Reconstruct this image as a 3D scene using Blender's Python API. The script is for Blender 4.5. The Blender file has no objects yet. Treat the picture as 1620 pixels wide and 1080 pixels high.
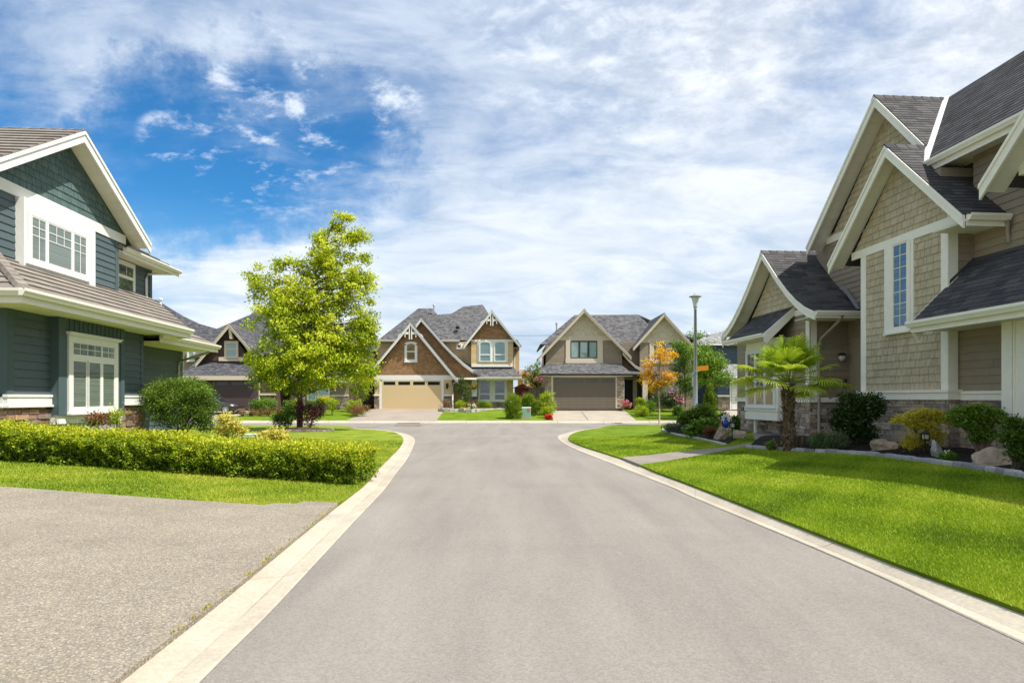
import bpy, math, random
import numpy as np
from mathutils import Vector, Matrix, geometry
rnd = random.Random(7); RNG = np.random.default_rng(7)
S = bpy.context.scene; COL = S.collection
# ------------------------------------------------------------------ camera
CH = 1.6
cam = bpy.data.objects.new('camera', bpy.data.cameras.new('camera')); COL.objects.link(cam)
cam.location = (0, 0, CH); cam.rotation_euler = (math.radians(90), 0, 0)
cam.data.sensor_width = 36; cam.data.lens = 36*1000/1620; cam.data.shift_y = 90/1620
cam.data.clip_start = .05; cam.data.clip_end = 5000; S.camera = cam
# ------------------------------------------------------------------ sun, sky, exposure
SUN = Vector((.485, -.23, .845)).normalized()
sl = bpy.data.lights.new('sun', 'SUN'); sl.energy = 5.0; sl.angle = math.radians(.5); sl.color = (1, .955, .87)
so = bpy.data.objects.new('sun', sl); COL.objects.link(so); so.rotation_euler = SUN.to_track_quat('Z', 'Y').to_euler()
so.location = (20, -10, 40)
S.view_settings.view_transform = 'Standard'; S.view_settings.look = 'None'; S.view_settings.exposure = 0.5; S.view_settings.gamma = 1
def nd(nt, t, **k):
    n = nt.nodes.new(t)
    for a, b in k.items():
        if a == 'inp':
            for i, v in b.items(): n.inputs[i].default_value = v
        else: setattr(n, a, b)
    return n
def sky():
    w = bpy.data.worlds.new('World'); S.world = w; w.use_nodes = True; nt = w.node_tree; nt.nodes.clear(); L = nt.links.new
    out = nd(nt, 'ShaderNodeOutputWorld'); bg = nd(nt, 'ShaderNodeBackground', inp={'Strength': .98}); L(bg.outputs[0], out.inputs[0])
    st = nd(nt, 'ShaderNodeTexSky', sky_type='NISHITA', sun_disc=False, sun_elevation=math.asin(SUN.z), sun_rotation=math.atan2(SUN.x, SUN.y))
    st.air_density = 1.0; st.dust_density = .3; st.ozone_density = 2.5
    tc = nd(nt, 'ShaderNodeTexCoord'); sep = nd(nt, 'ShaderNodeSeparateXYZ'); L(tc.outputs['Generated'], sep.inputs[0])
    def ma(op, a, b=None, c=None, clamp=False):
        n = nd(nt, 'ShaderNodeMath', operation=op, use_clamp=clamp)
        for i, v in enumerate((a, b, c)):
            if v is None: continue
            if isinstance(v, (int, float)): n.inputs[i].default_value = v
            else: L(v, n.inputs[i])
        return n.outputs[0]
    def ss(v, a, b):
        n = nd(nt, 'ShaderNodeMapRange', interpolation_type='SMOOTHSTEP'); L(v, n.inputs[0]); n.inputs[1].default_value = a; n.inputs[2].default_value = b
        return n.outputs[0]
    def mixc(f, a, b):
        n = nd(nt, 'ShaderNodeMix', data_type='RGBA'); 
        for i, v in ((0, f), (6, a), (7, b)):
            if isinstance(v, (int, float)): n.inputs[i].default_value = v
            elif isinstance(v, tuple): n.inputs[i].default_value = (*v, 1)
            else: L(v, n.inputs[i])
        return n.outputs[2]
    z = ma('MAXIMUM', sep.outputs[2], 0.0)
    k = ma('ADD', z, .30)
    cmb = nd(nt, 'ShaderNodeCombineXYZ'); L(ma('DIVIDE', sep.outputs[0], k), cmb.inputs[0]); L(ma('DIVIDE', sep.outputs[1], k), cmb.inputs[1])
    def noise(scale, det, rough, rot=0, sc=(1, 1, 1), loc=(0, 0, 0), dist=0, src=None):
        m = nd(nt, 'ShaderNodeMapping'); L(src or cmb.outputs[0], m.inputs[0]); m.inputs['Rotation'].default_value = (0, 0, rot); m.inputs['Scale'].default_value = sc; m.inputs['Location'].default_value = loc
        n = nd(nt, 'ShaderNodeTexNoise', inp={'Scale': scale, 'Detail': det, 'Roughness': rough, 'Distortion': dist}); L(m.outputs[0], n.inputs['Vector']); return n.outputs['Fac']
    def spot(px, py, a, b):     # closeness to a direction in the sky
        d = Vector(((px-810)/1000, 1, (630-py)/1000)).normalized()
        n = nd(nt, 'ShaderNodeVectorMath', operation='DOT_PRODUCT'); L(tc.outputs['Generated'], n.inputs[0]); n.inputs[1].default_value = d
        return ss(n.outputs['Value'], math.cos(math.radians(a)), math.cos(math.radians(b)))
    # SKY_BEGIN
    wn = nd(nt, 'ShaderNodeTexNoise', inp={'Scale': 3.6, 'Detail': 9, 'Roughness': .68}); L(tc.outputs['Generated'], wn.inputs['Vector'])
    wv = nd(nt, 'ShaderNodeVectorMath', operation='MULTIPLY_ADD'); L(wn.outputs['Color'], wv.inputs[0]); wv.inputs[1].default_value = (.42, .42, .36); wv.inputs[2].default_value = (-.21, -.21, -.18)
    wd = nd(nt, 'ShaderNodeVectorMath', operation='ADD'); L(tc.outputs['Generated'], wd.inputs[0]); L(wv.outputs[0], wd.inputs[1])
    wnrm = nd(nt, 'ShaderNodeVectorMath', operation='NORMALIZE'); L(wd.outputs[0], wnrm.inputs[0])
    def wspot(px, py, a, b, src=wnrm.outputs[0]):
        d = Vector(((px-810)/1000, 1, (630-py)/1000)).normalized()
        n = nd(nt, 'ShaderNodeVectorMath', operation='DOT_PRODUCT'); L(src, n.inputs[0]); n.inputs[1].default_value = d
        return ss(n.outputs['Value'], math.cos(math.radians(a)), math.cos(math.radians(b)))
    def mx_(*v):
        o = v[0]
        for q in v[1:]: o = ma('MAXIMUM', o, q)
        return o
    wisp = noise(2.9, 9, .62, rot=-.55, sc=(1, 2.0, 1), loc=(.4, 0, 0), dist=.6)
    veil = noise(1.3, 8, .6, rot=-.35, sc=(1, 1.7, 1), loc=(3.1, 1.2, 0), dist=.5)
    puff = noise(10.0, 8, .64, rot=.6, sc=(1, 1.25, 1), loc=(1, 2, 0), dist=.3)
    hi = noise(16.0, 6, .7, rot=.6, sc=(1, 1.4, 1), loc=(4, 2, 0), dist=.2)
    low = noise(2.6, 8, .60, sc=(1, 1, 3.2), src=tc.outputs['Generated'], dist=.6)
    hole = mx_(ma('MULTIPLY', wspot(285, 262, 11, 0), .88), ma('MULTIPLY', wspot(205, 300, 10, 0), .88), ma('MULTIPLY', wspot(420, 240, 9.5, 0), .70), ma('MULTIPLY', wspot(100, 190, 12, 2), .42), ma('MULTIPLY', wspot(500, 230, 9, 1), .62), ma('MULTIPLY', wspot(-900, 250, 36, 12), .9))
    hole = mx_(hole, ma('MULTIPLY', wspot(620, 90, 13, 2), .30), ma('MULTIPLY', wspot(860, 120, 12, 2), .24), ma('MULTIPLY', wspot(80, 60, 14, 3), .26), ma('MULTIPLY', wspot(1360, 140, 8, 2), .18), ma('MULTIPLY', wspot(560, 300, 8, 2), .3))
    tex = ma('ADD', ma('MULTIPLY', ss(veil, .30, .70), .5), ma('MULTIPLY', ss(wisp, .30, .72), .5))
    thick = ma('SUBTRACT', ma('ADD', .93, ma('MULTIPLY', ma('SUBTRACT', tex, .5), .55)), ma('MULTIPLY', hole, 1.02))
    thick = ss(thick, .02, 1.0)
    shred = ma('MULTIPLY', ss(ma('ADD', ma('MULTIPLY', puff, .7), ma('MULTIPLY', hi, .3)), .50, .68), mx_(ma('MULTIPLY', spot(430, 195, 8.5, 4), 1.0), spot(262, 218, 2.2, 1.0), spot(298, 232, 1.6, .8), spot(143, 120, 1.5, .8), ma('MULTIPLY', spot(622, 165, 3.2, 1.6), 1.0), ma('MULTIPLY', spot(850, 40, 9, 4), .6)))
    blue_ = nd(nt, 'ShaderNodeMix', data_type='RGBA', blend_type='MULTIPLY'); blue_.inputs[0].default_value = 1; L(st.outputs[0], blue_.inputs[6]); blue_.inputs[7].default_value = (.026, .078, .110, 1)
    lowblue = mixc(ss(z, .03, .30), (.30, .50, .66), blue_.outputs[2])
    right = ss(sep.outputs[0], -.30, .45)
    upper = ss(z, .22, .50)
    mott = ma('ADD', ma('MULTIPLY', ss(puff, .38, .64), .65), ma('MULTIPLY', ss(hi, .35, .68), .35))
    soft = ma('ADD', ma('MULTIPLY', ss(low, .34, .66), .55), ma('MULTIPLY', ss(wisp, .34, .68), .45))
    amt = mixc(ma('MULTIPLY', upper, ss(sep.outputs[0], -.12, .12)), soft, mott)
    grey = mixc(right, (.37, .46, .60), (.47, .52, .60))
    white = mixc(right, (.62, .69, .79), (.80, .83, .87))
    white = mixc(ma('MULTIPLY', ss(z, .40, .10), ss(z, .0, .12)), white, (.69, .74, .80))
    lowg = mixc(ss(z, .16, .02), (.44, .53, .64), (.36, .47, .60))
    grey = mixc(ss(z, .42, .12), grey, lowg)
    cloud = mixc(amt, grey, white)
    lit = spot(330, 380, 18, 4)
    cloud = mixc(ma('MULTIPLY', lit, ma('MULTIPLY', ss(wisp, .3, .65), .55)), cloud, (.80, .84, .88))
    col = mixc(thick, lowblue, cloud)
    col = mixc(ma('MULTIPLY', shred, .72), col, (.78, .83, .90))
    # SKY_END
    below = ss(sep.outputs[2], -.02, .0)
    col = mixc(below, (.20, .20, .18), col)
    L(col, bg.inputs[0])
sky()
# ------------------------------------------------------------------ materials
MATS = {}
def M(name, cols, rough=.8, bump=None, var=None, metal=0, spec=.3, leaf=0, big=None):
    """cols: ramp over the per-face 'tint'; bump (scale, strength); var (scale, amount): fine mottling; big: broad mottling"""
    if name in MATS: return MATS[name]
    m = bpy.data.materials.new(name); MATS[name] = m; m.use_nodes = True; nt = m.node_tree; nt.nodes.clear(); L = nt.links.new
    out = nd(nt, 'ShaderNodeOutputMaterial'); p = nd(nt, 'ShaderNodeBsdfPrincipled', inp={'Roughness': rough, 'Metallic': metal, 'Specular IOR Level': spec})
    if not isinstance(cols[0], (tuple, list)): cols = [cols]
    if len(cols) > 1:
        at = nd(nt, 'ShaderNodeAttribute', attribute_name='tint'); r = nd(nt, 'ShaderNodeValToRGB'); L(at.outputs['Fac'], r.inputs[0])
        els = r.color_ramp.elements
        while len(els) < len(cols): els.new(.5)
        for i, c in enumerate(cols): els[i].position = i/(len(cols)-1); els[i].color = (*c, 1)
        c_out = r.outputs[0]
    else:
        r = nd(nt, 'ShaderNodeRGB'); r.outputs[0].default_value = (*cols[0], 1); c_out = r.outputs[0]
    tc = nd(nt, 'ShaderNodeTexCoord')
    for v in (var, big):
        if v:
            n = nd(nt, 'ShaderNodeTexNoise', inp={'Scale': v[0], 'Detail': 5, 'Roughness': .6}); L(tc.outputs['Object'], n.inputs['Vector'])
            mr = nd(nt, 'ShaderNodeMapRange'); L(n.outputs['Fac'], mr.inputs[0])
            for i, q in ((1, .3), (2, .7), (3, 1-v[1]), (4, 1+v[1])): mr.inputs[i].default_value = q
            mx = nd(nt, 'ShaderNodeVectorMath', operation='SCALE'); L(c_out, mx.inputs[0]); L(mr.outputs[0], mx.inputs['Scale']); c_out = mx.outputs[0]
    L(c_out, p.inputs['Base Color'])
    if bump:
        n = nd(nt, 'ShaderNodeTexNoise', inp={'Scale': bump[0], 'Detail': 4}); L(tc.outputs['Object'], n.inputs['Vector'])
        b = nd(nt, 'ShaderNodeBump', inp={'Strength': bump[1], 'Distance': .01}); L(n.outputs['Fac'], b.inputs['Height']); L(b.outputs[0], p.inputs['Normal'])
    if leaf:
        t = nd(nt, 'ShaderNodeBsdfTranslucent'); L(c_out, t.inputs[0]); mx = nd(nt, 'ShaderNodeMixShader', inp={0: leaf}); L(p.outputs[0], mx.inputs[1]); L(t.outputs[0], mx.inputs[2]); L(mx.outputs[0], out.inputs[0])
    else: L(p.outputs[0], out.inputs[0])
    return m
def glass_mat(name='window_glass', tint=(.85, .93, .95), refl=.14):
    m = bpy.data.materials.new(name); MATS[name] = m; m.use_nodes = True; nt = m.node_tree; nt.nodes.clear(); L = nt.links.new
    out = nd(nt, 'ShaderNodeOutputMaterial'); t = nd(nt, 'ShaderNodeBsdfTransparent', inp={0: (*tint, 1)}); g = nd(nt, 'ShaderNodeBsdfGlossy', inp={'Roughness': .02})
    ge = nd(nt, 'ShaderNodeNewGeometry'); dt = nd(nt, 'ShaderNodeVectorMath', operation='DOT_PRODUCT'); L(ge.outputs['Incoming'], dt.inputs[0]); L(ge.outputs['Normal'], dt.inputs[1])
    ab = nd(nt, 'ShaderNodeMath', operation='ABSOLUTE'); L(dt.outputs['Value'], ab.inputs[0]); om = nd(nt, 'ShaderNodeMath', operation='SUBTRACT'); om.inputs[0].default_value = 1; L(ab.outputs[0], om.inputs[1])
    pw = nd(nt, 'ShaderNodeMath', operation='POWER'); L(om.outputs[0], pw.inputs[0]); pw.inputs[1].default_value = 4.0; a = nd(nt, 'ShaderNodeMath', operation='ADD', use_clamp=True); L(pw.outputs[0], a.inputs[0]); a.inputs[1].default_value = refl
    mx = nd(nt, 'ShaderNodeMixShader'); L(a.outputs[0], mx.inputs[0]); L(t.outputs[0], mx.inputs[1]); L(g.outputs[0], mx.inputs[2]); L(mx.outputs[0], out.inputs[0]); return m
GLASS = glass_mat()
def lf(name, *cols, tr=.35, rough=.5): return M(name, list(cols), rough=rough, spec=.3, leaf=tr)
def asphalt_mat():
    m = bpy.data.materials.new('asphalt'); m.use_nodes = True; nt = m.node_tree; p = nt.nodes['Principled BSDF']; L = nt.links.new
    tc = nd(nt, 'ShaderNodeTexCoord'); p.inputs['Roughness'].default_value = .85; p.inputs['Specular IOR Level'].default_value = .25
    mp = nd(nt, 'ShaderNodeMapping'); L(tc.outputs['Object'], mp.inputs[0]); mp.inputs['Rotation'].default_value = (0, 0, -.07); mp.inputs['Scale'].default_value = (1.3, .16, 1)
    streak = nd(nt, 'ShaderNodeTexNoise', inp={'Scale': 1.1, 'Detail': 6, 'Roughness': .6, 'Distortion': .3}); L(mp.outputs[0], streak.inputs['Vector'])
    blot = nd(nt, 'ShaderNodeTexNoise', inp={'Scale': .35, 'Detail': 5, 'Roughness': .55, 'Distortion': .6}); L(tc.outputs['Object'], blot.inputs['Vector'])
    fine = nd(nt, 'ShaderNodeTexNoise', inp={'Scale': 95, 'Detail': 3, 'Roughness': .8}); L(tc.outputs['Object'], fine.inputs['Vector'])
    vor = nd(nt, 'ShaderNodeTexVoronoi', inp={'Scale': 70}); L(tc.outputs['Object'], vor.inputs['Vector'])
    r1 = nd(nt, 'ShaderNodeMapRange', inp={1: .32, 2: .68, 3: .88, 4: 1.10}); L(streak.outputs['Fac'], r1.inputs[0])
    r2 = nd(nt, 'ShaderNodeMapRange', inp={1: .3, 2: .7, 3: .92, 4: 1.08}); L(blot.outputs['Fac'], r2.inputs[0])
    r3 = nd(nt, 'ShaderNodeMapRange', inp={1: .25, 2: .75, 3: .80, 4: 1.20}); L(fine.outputs['Fac'], r3.inputs[0])
    sv = nd(nt, 'ShaderNodeSeparateColor'); L(vor.outputs['Color'], sv.inputs[0])
    r4 = nd(nt, 'ShaderNodeMapRange', inp={1: .0, 2: 1, 3: .86, 4: 1.12}); L(sv.outputs[0], r4.inputs[0])
    def mul(a, b):
        n = nd(nt, 'ShaderNodeMath', operation='MULTIPLY'); L(a, n.inputs[0]); L(b, n.inputs[1]); return n.outputs[0]
    f = mul(mul(r1.outputs[0], r2.outputs[0]), mul(r3.outputs[0], r4.outputs[0]))
    sc = nd(nt, 'ShaderNodeVectorMath', operation='SCALE'); sc.inputs[0].default_value = (.232, .207, .184); L(f, sc.inputs['Scale']); L(sc.outputs[0], p.inputs['Base Color'])
    b = nd(nt, 'ShaderNodeBump', inp={'Strength': .5, 'Distance': .006}); L(fine.outputs['Fac'], b.inputs['Height']); L(b.outputs[0], p.inputs['Normal']); return m
def pebble_mat(name, cols, scale=75, mort=(.2, .17, .14)):
    m = bpy.data.materials.new(name); m.use_nodes = True; nt = m.node_tree; p = nt.nodes['Principled BSDF']; L = nt.links.new
    tc = nd(nt, 'ShaderNodeTexCoord'); p.inputs['Roughness'].default_value = .8; p.inputs['Specular IOR Level'].default_value = .25
    v = nd(nt, 'ShaderNodeTexVoronoi', inp={'Scale': scale, 'Randomness': 1}); L(tc.outputs['Object'], v.inputs['Vector'])
    s = nd(nt, 'ShaderNodeSeparateColor'); L(v.outputs['Color'], s.inputs[0]); r = nd(nt, 'ShaderNodeValToRGB'); L(s.outputs[0], r.inputs[0])
    e = r.color_ramp.elements
    while len(e) < len(cols): e.new(.5)
    for i, c in enumerate(cols): e[i].position = i/(len(cols)-1); e[i].color = (*c, 1)
    dm = nd(nt, 'ShaderNodeMapRange', inp={1: .5, 2: .75, 3: 0, 4: 1}); L(v.outputs['Distance'], dm.inputs[0])
    mx = nd(nt, 'ShaderNodeMix', data_type='RGBA'); L(dm.outputs[0], mx.inputs[0]); L(r.outputs[0], mx.inputs[6]); mx.inputs[7].default_value = (*mort, 1)
    bl = nd(nt, 'ShaderNodeTexNoise', inp={'Scale': .9, 'Detail': 7, 'Roughness': .65}); L(tc.outputs['Object'], bl.inputs['Vector'])
    r2 = nd(nt, 'ShaderNodeMapRange', inp={1: .3, 2: .7, 3: .84, 4: 1.14}); L(bl.outputs['Fac'], r2.inputs[0])
    sc = nd(nt, 'ShaderNodeVectorMath', operation='SCALE'); L(mx.outputs[2], sc.inputs[0]); L(r2.outputs[0], sc.inputs['Scale']); L(sc.outputs[0], p.inputs['Base Color'])
    b = nd(nt, 'ShaderNodeBump', invert=True, inp={'Strength': .7, 'Distance': .006}); L(v.outputs['Distance'], b.inputs['Height']); L(b.outputs[0], p.inputs['Normal']); return m
def lawn_mat(name, a, b, c):
    m = bpy.data.materials.new(name); m.use_nodes = True; nt = m.node_tree; p = nt.nodes['Principled BSDF']; L = nt.links.new
    tc = nd(nt, 'ShaderNodeTexCoord'); p.inputs['Roughness'].default_value = .9; p.inputs['Specular IOR Level'].default_value = .1
    n1 = nd(nt, 'ShaderNodeTexNoise', inp={'Scale': 60, 'Detail': 5, 'Roughness': .75}); L(tc.outputs['Object'], n1.inputs['Vector'])
    n2 = nd(nt, 'ShaderNodeTexNoise', inp={'Scale': 1.3, 'Detail': 6, 'Roughness': .6}); L(tc.outputs['Object'], n2.inputs['Vector'])
    ad = nd(nt, 'ShaderNodeMath', operation='MULTIPLY_ADD'); L(n1.outputs['Fac'], ad.inputs[0]); ad.inputs[1].default_value = .6; L(n2.outputs['Fac'], ad.inputs[2])
    r = nd(nt, 'ShaderNodeValToRGB'); L(ad.outputs[0], r.inputs[0]); e = r.color_ramp.elements; e.new(.5)
    for i, (q, cc) in enumerate(((.55, a), (.8, b), (1.0, c))): e[i].position = q; e[i].color = (*cc, 1)
    L(r.outputs[0], p.inputs['Base Color'])
    bm = nd(nt, 'ShaderNodeBump', inp={'Strength': .8, 'Distance': .03}); L(n1.outputs['Fac'], bm.inputs['Height']); L(bm.outputs[0], p.inputs['Normal']); return m
# ------------------------------------------------------------------ objects
BASE = {}
def root_of(o):
    while o.parent: o = o.parent
    return o
def tag(o, label=None, cat=None, group=None, kind=None):
    for k, v in (('label', label), ('category', cat), ('group', group), ('kind', kind)):
        if v: o[k] = v
    return o
def thing(name, label, cat, base=(0, 0, 0), rot=0, group=None):
    o = bpy.data.objects.new(name, None); COL.objects.link(o); o.empty_display_size = .3
    b = Vector(base); o.rotation_euler = (0, 0, rot); o.location = Matrix.Rotation(rot, 3, 'Z') @ b; BASE[o.name] = b
    return tag(o, label, cat, group)
def mk(name, me, mat, parent=None, base=None, rot=0, smooth=False):
    o = bpy.data.objects.new(name, me); COL.objects.link(o)
    b = Vector(base) if base is not None else (BASE[root_of(parent).name] if parent else Vector((0, 0, 0)))
    if b.length: me.transform(Matrix.Translation(-b))
    if parent: o.parent = parent
    else: o.rotation_euler = (0, 0, rot); o.location = Matrix.Rotation(rot, 3, 'Z') @ b; BASE[o.name] = b
    if mat: me.materials.append(mat)
    if smooth: me.polygons.foreach_set('use_smooth', [True]*len(me.polygons))
    me.update(); return o
X, Y, Z = Vector((1, 0, 0)), Vector((0, 1, 0)), Vector((0, 0, 1))
V3 = lambda *a: Vector(a)
class MB:
    def __init__(s, each=False): s.v = []; s.f = []; s.t = []; s.c = []; s.lvl = 0; s.each = each
    def cut(s):
        if s.lvl == 0: s.c.append(len(s.f))
    def face(s, pts, t=.5):
        n = len(s.v); s.v += [tuple(p) for p in pts]; s.f.append(tuple(range(n, n+len(pts)))); s.t.append(t)
    def prism(s, pts, vec, t=.5):
        n = len(s.v); k = len(pts); vec = Vector(vec); pts = [Vector(p) for p in pts]
        s.v += [tuple(p) for p in pts] + [tuple(p+vec) for p in pts]
        s.f.append(tuple(range(n+k-1, n-1, -1))); s.f.append(tuple(range(n+k, n+2*k)))
        for i in range(k): j = (i+1) % k; s.f.append((n+i, n+j, n+k+j, n+k+i))
        s.t += [t]*(k+2)
        if s.each: s.cut()
        return s
    def ob(s, O, U, V, N, u0, u1, v0, v1, n0, n1, t=.5):
        P = lambda u, v: Vector(O)+Vector(U)*u+Vector(V)*v+Vector(N)*n0
        return s.prism([P(u0, v0), P(u1, v0), P(u1, v1), P(u0, v1)], Vector(N)*(n1-n0), t)
    def box(s, a, b, t=.5):
        return s.prism([(a[0], a[1], a[2]), (b[0], a[1], a[2]), (b[0], b[1], a[2]), (a[0], b[1], a[2])], (0, 0, b[2]-a[2]), t)
    def tube(s, pts, rad, n=8, t=.5, cap=True):
        pts = [Vector(p) for p in pts]; rad = rad if isinstance(rad, (list, tuple)) else [rad]*len(pts); n0 = len(s.v)
        for i, p in enumerate(pts):
            d = (pts[min(i+1, len(pts)-1)]-pts[max(i-1, 0)]).normalized(); a = d.orthogonal().normalized() if abs(d.z) < .99 else Vector((1, 0, 0))
            if abs(d.z) < .99: a = d.cross(Z).normalized()
            b = d.cross(a)
            for k in range(n): an = 2*math.pi*k/n; s.v.append(tuple(p+(a*math.cos(an)+b*math.sin(an))*rad[i]))
        for i in range(len(pts)-1):
            for k in range(n): j = (k+1) % n; s.f.append((n0+i*n+k, n0+i*n+j, n0+(i+1)*n+j, n0+(i+1)*n+k)); s.t.append(t)
        if cap:
            s.f.append(tuple(n0+k for k in range(n))); s.t.append(t); s.f.append(tuple(n0+(len(pts)-1)*n+k for k in range(n-1, -1, -1))); s.t.append(t)
        return s
    def lathe(s, c, prof, n=16, t=.5, axis=None):
        c = Vector(c); n0 = len(s.v)
        ax = (X, Y, Z) if axis is None else axis
        for r, z in prof:
            for k in range(n): a = 2*math.pi*k/n; s.v.append(tuple(c+ax[0]*(r*math.cos(a))+ax[1]*(r*math.sin(a))+ax[2]*z))
        for i in range(len(prof)-1):
            for k in range(n): j = (k+1) % n; s.f.append((n0+i*n+k, n0+i*n+j, n0+(i+1)*n+j, n0+(i+1)*n+k)); s.t.append(t)
        return s
    def build(s, name, mat, parent=None, base=None, rot=0, smooth=False):
        cs = sorted(set([0]+s.c+[len(s.f)])); first = None
        if parent is None: cs = [0, len(s.f)]
        for c0, c1 in zip(cs, cs[1:]):
            F_ = s.f[c0:c1]; idx = {}; vv = []; ff = []
            for f in F_:
                g = []
                for i in f:
                    if i not in idx: idx[i] = len(vv); vv.append(s.v[i])
                    g.append(idx[i])
                ff.append(g)
            me = bpy.data.meshes.new(name); me.from_pydata(vv, [], ff)
            a = me.attributes.new('tint', 'FLOAT', 'FACE'); a.data.foreach_set('value', s.t[c0:c1])
            o = mk(name, me, mat, parent, base, rot, smooth); first = first or o
        return first
def rowspan(poly, v):
    us = []
    for i in range(len(poly)):
        (a, b), (c, d) = poly[i], poly[(i+1) % len(poly)]
        if (b <= v <= d) or (d <= v <= b):
            if abs(d-b) < 1e-9: us += [a, c]
            else: us.append(a+(c-a)*(v-b)/(d-b))
    return (min(us), max(us)) if us else None
def clad(mb, O, U, V, N, poly, row=.18, cw=(3, 4), t=.014, base=.004, jit=0, gap=.006, tint=(0, 1), flat=False, seed=1, stag=True):
    """covers a polygon of the plane (O,U,V) with courses of boards, shakes, shingles or stones, each a raised piece"""
    r = random.Random(seed); O, U, V, N = map(Vector, (O, U, V, N))
    v0 = min(p[1] for p in poly); v1 = max(p[1] for p in poly); v = v0; last = False
    while v < v1-1e-4:
        h = r.uniform(*row) if isinstance(row, tuple) else row
        w = min(v+h, v1)
        a0 = rowspan(poly, v+1e-4); a1 = rowspan(poly, w-1e-4)
        if a0 and a1:
            lo = min(a0[0], a1[0]); hi = max(a0[1], a1[1]); u = lo - (r.uniform(0, cw[1]) if stag else 0)
            while u < hi:
                c = r.uniform(*cw); e = u+c; g = gap/2
                b0, b1 = max(u+g, a0[0]), min(e-g, a0[1]); t0, t1 = max(u+g, a1[0]), min(e-g, a1[1])
                if b1 < b0: b0 = b1 = min(max((b0+b1)/2, a0[0]), a0[1])
                if t1 < t0: t0 = t1 = min(max((t0+t1)/2, a1[0]), a1[1])
                if b1-b0 > .01 or t1-t0 > .01:
                    j = r.uniform(-jit, jit) if jit else 0; k0 = base+t+j; k1 = (base+t+j if flat else base+.002); tt = r.uniform(*tint)
                    vv0 = v+(gap if flat else 0)
                    q = [O+U*b0+V*vv0+N*k0, O+U*b1+V*vv0+N*k0, O+U*t1+V*w+N*k1, O+U*t0+V*w+N*k1]
                    z = [O+U*b0+V*vv0, O+U*b1+V*vv0, O+U*t1+V*w, O+U*t0+V*w]
                    mb.face(q, tt); mb.face([z[0], z[1], q[1], q[0]], tt)
                    mb.face([z[1], z[2], q[2], q[1]], tt); mb.face([z[3], z[0], q[0], q[3]], tt)
                    if flat: mb.face([z[2], z[3], q[3], q[2]], tt)
                u = e
        v = w
    mb.face([O+U*a+V*b for a, b in poly], .5*(tint[0]+tint[1]) if not flat else 0); mb.cut()
def plane_axes(pts, outward_hint):
    """eave line pts[0]->pts[1]; returns U, V, N with V up the slope"""
    a = Vector(pts[0]); U = (Vector(pts[1])-a).normalized(); n = U.cross(Vector(pts[2])-a).normalized()
    if n.dot(Vector(outward_hint)) < 0: n = -n
    V = n.cross(U).normalized()
    if V.z < 0: V = -V
    return a, U, V, n
def roofpoly(mb, pts, row=.145, cw=(.2, .42), t=.012, thick=.1, seed=1, hint=(0, 0, 1), gap=.006, stag=True, tint=(0, 1)):
    a, U, V, n = plane_axes(pts, hint)
    P = [((Vector(p)-a).dot(U), (Vector(p)-a).dot(V)) for p in pts]
    mb.lvl += 1; clad(mb, a, U, V, n, P, row, cw, t, .004, 0, gap, tint, seed=seed, stag=stag)
    mb.prism([Vector(p)-n*thick for p in pts], n*(thick-.002), .3); mb.lvl -= 1; mb.cut()
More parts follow.
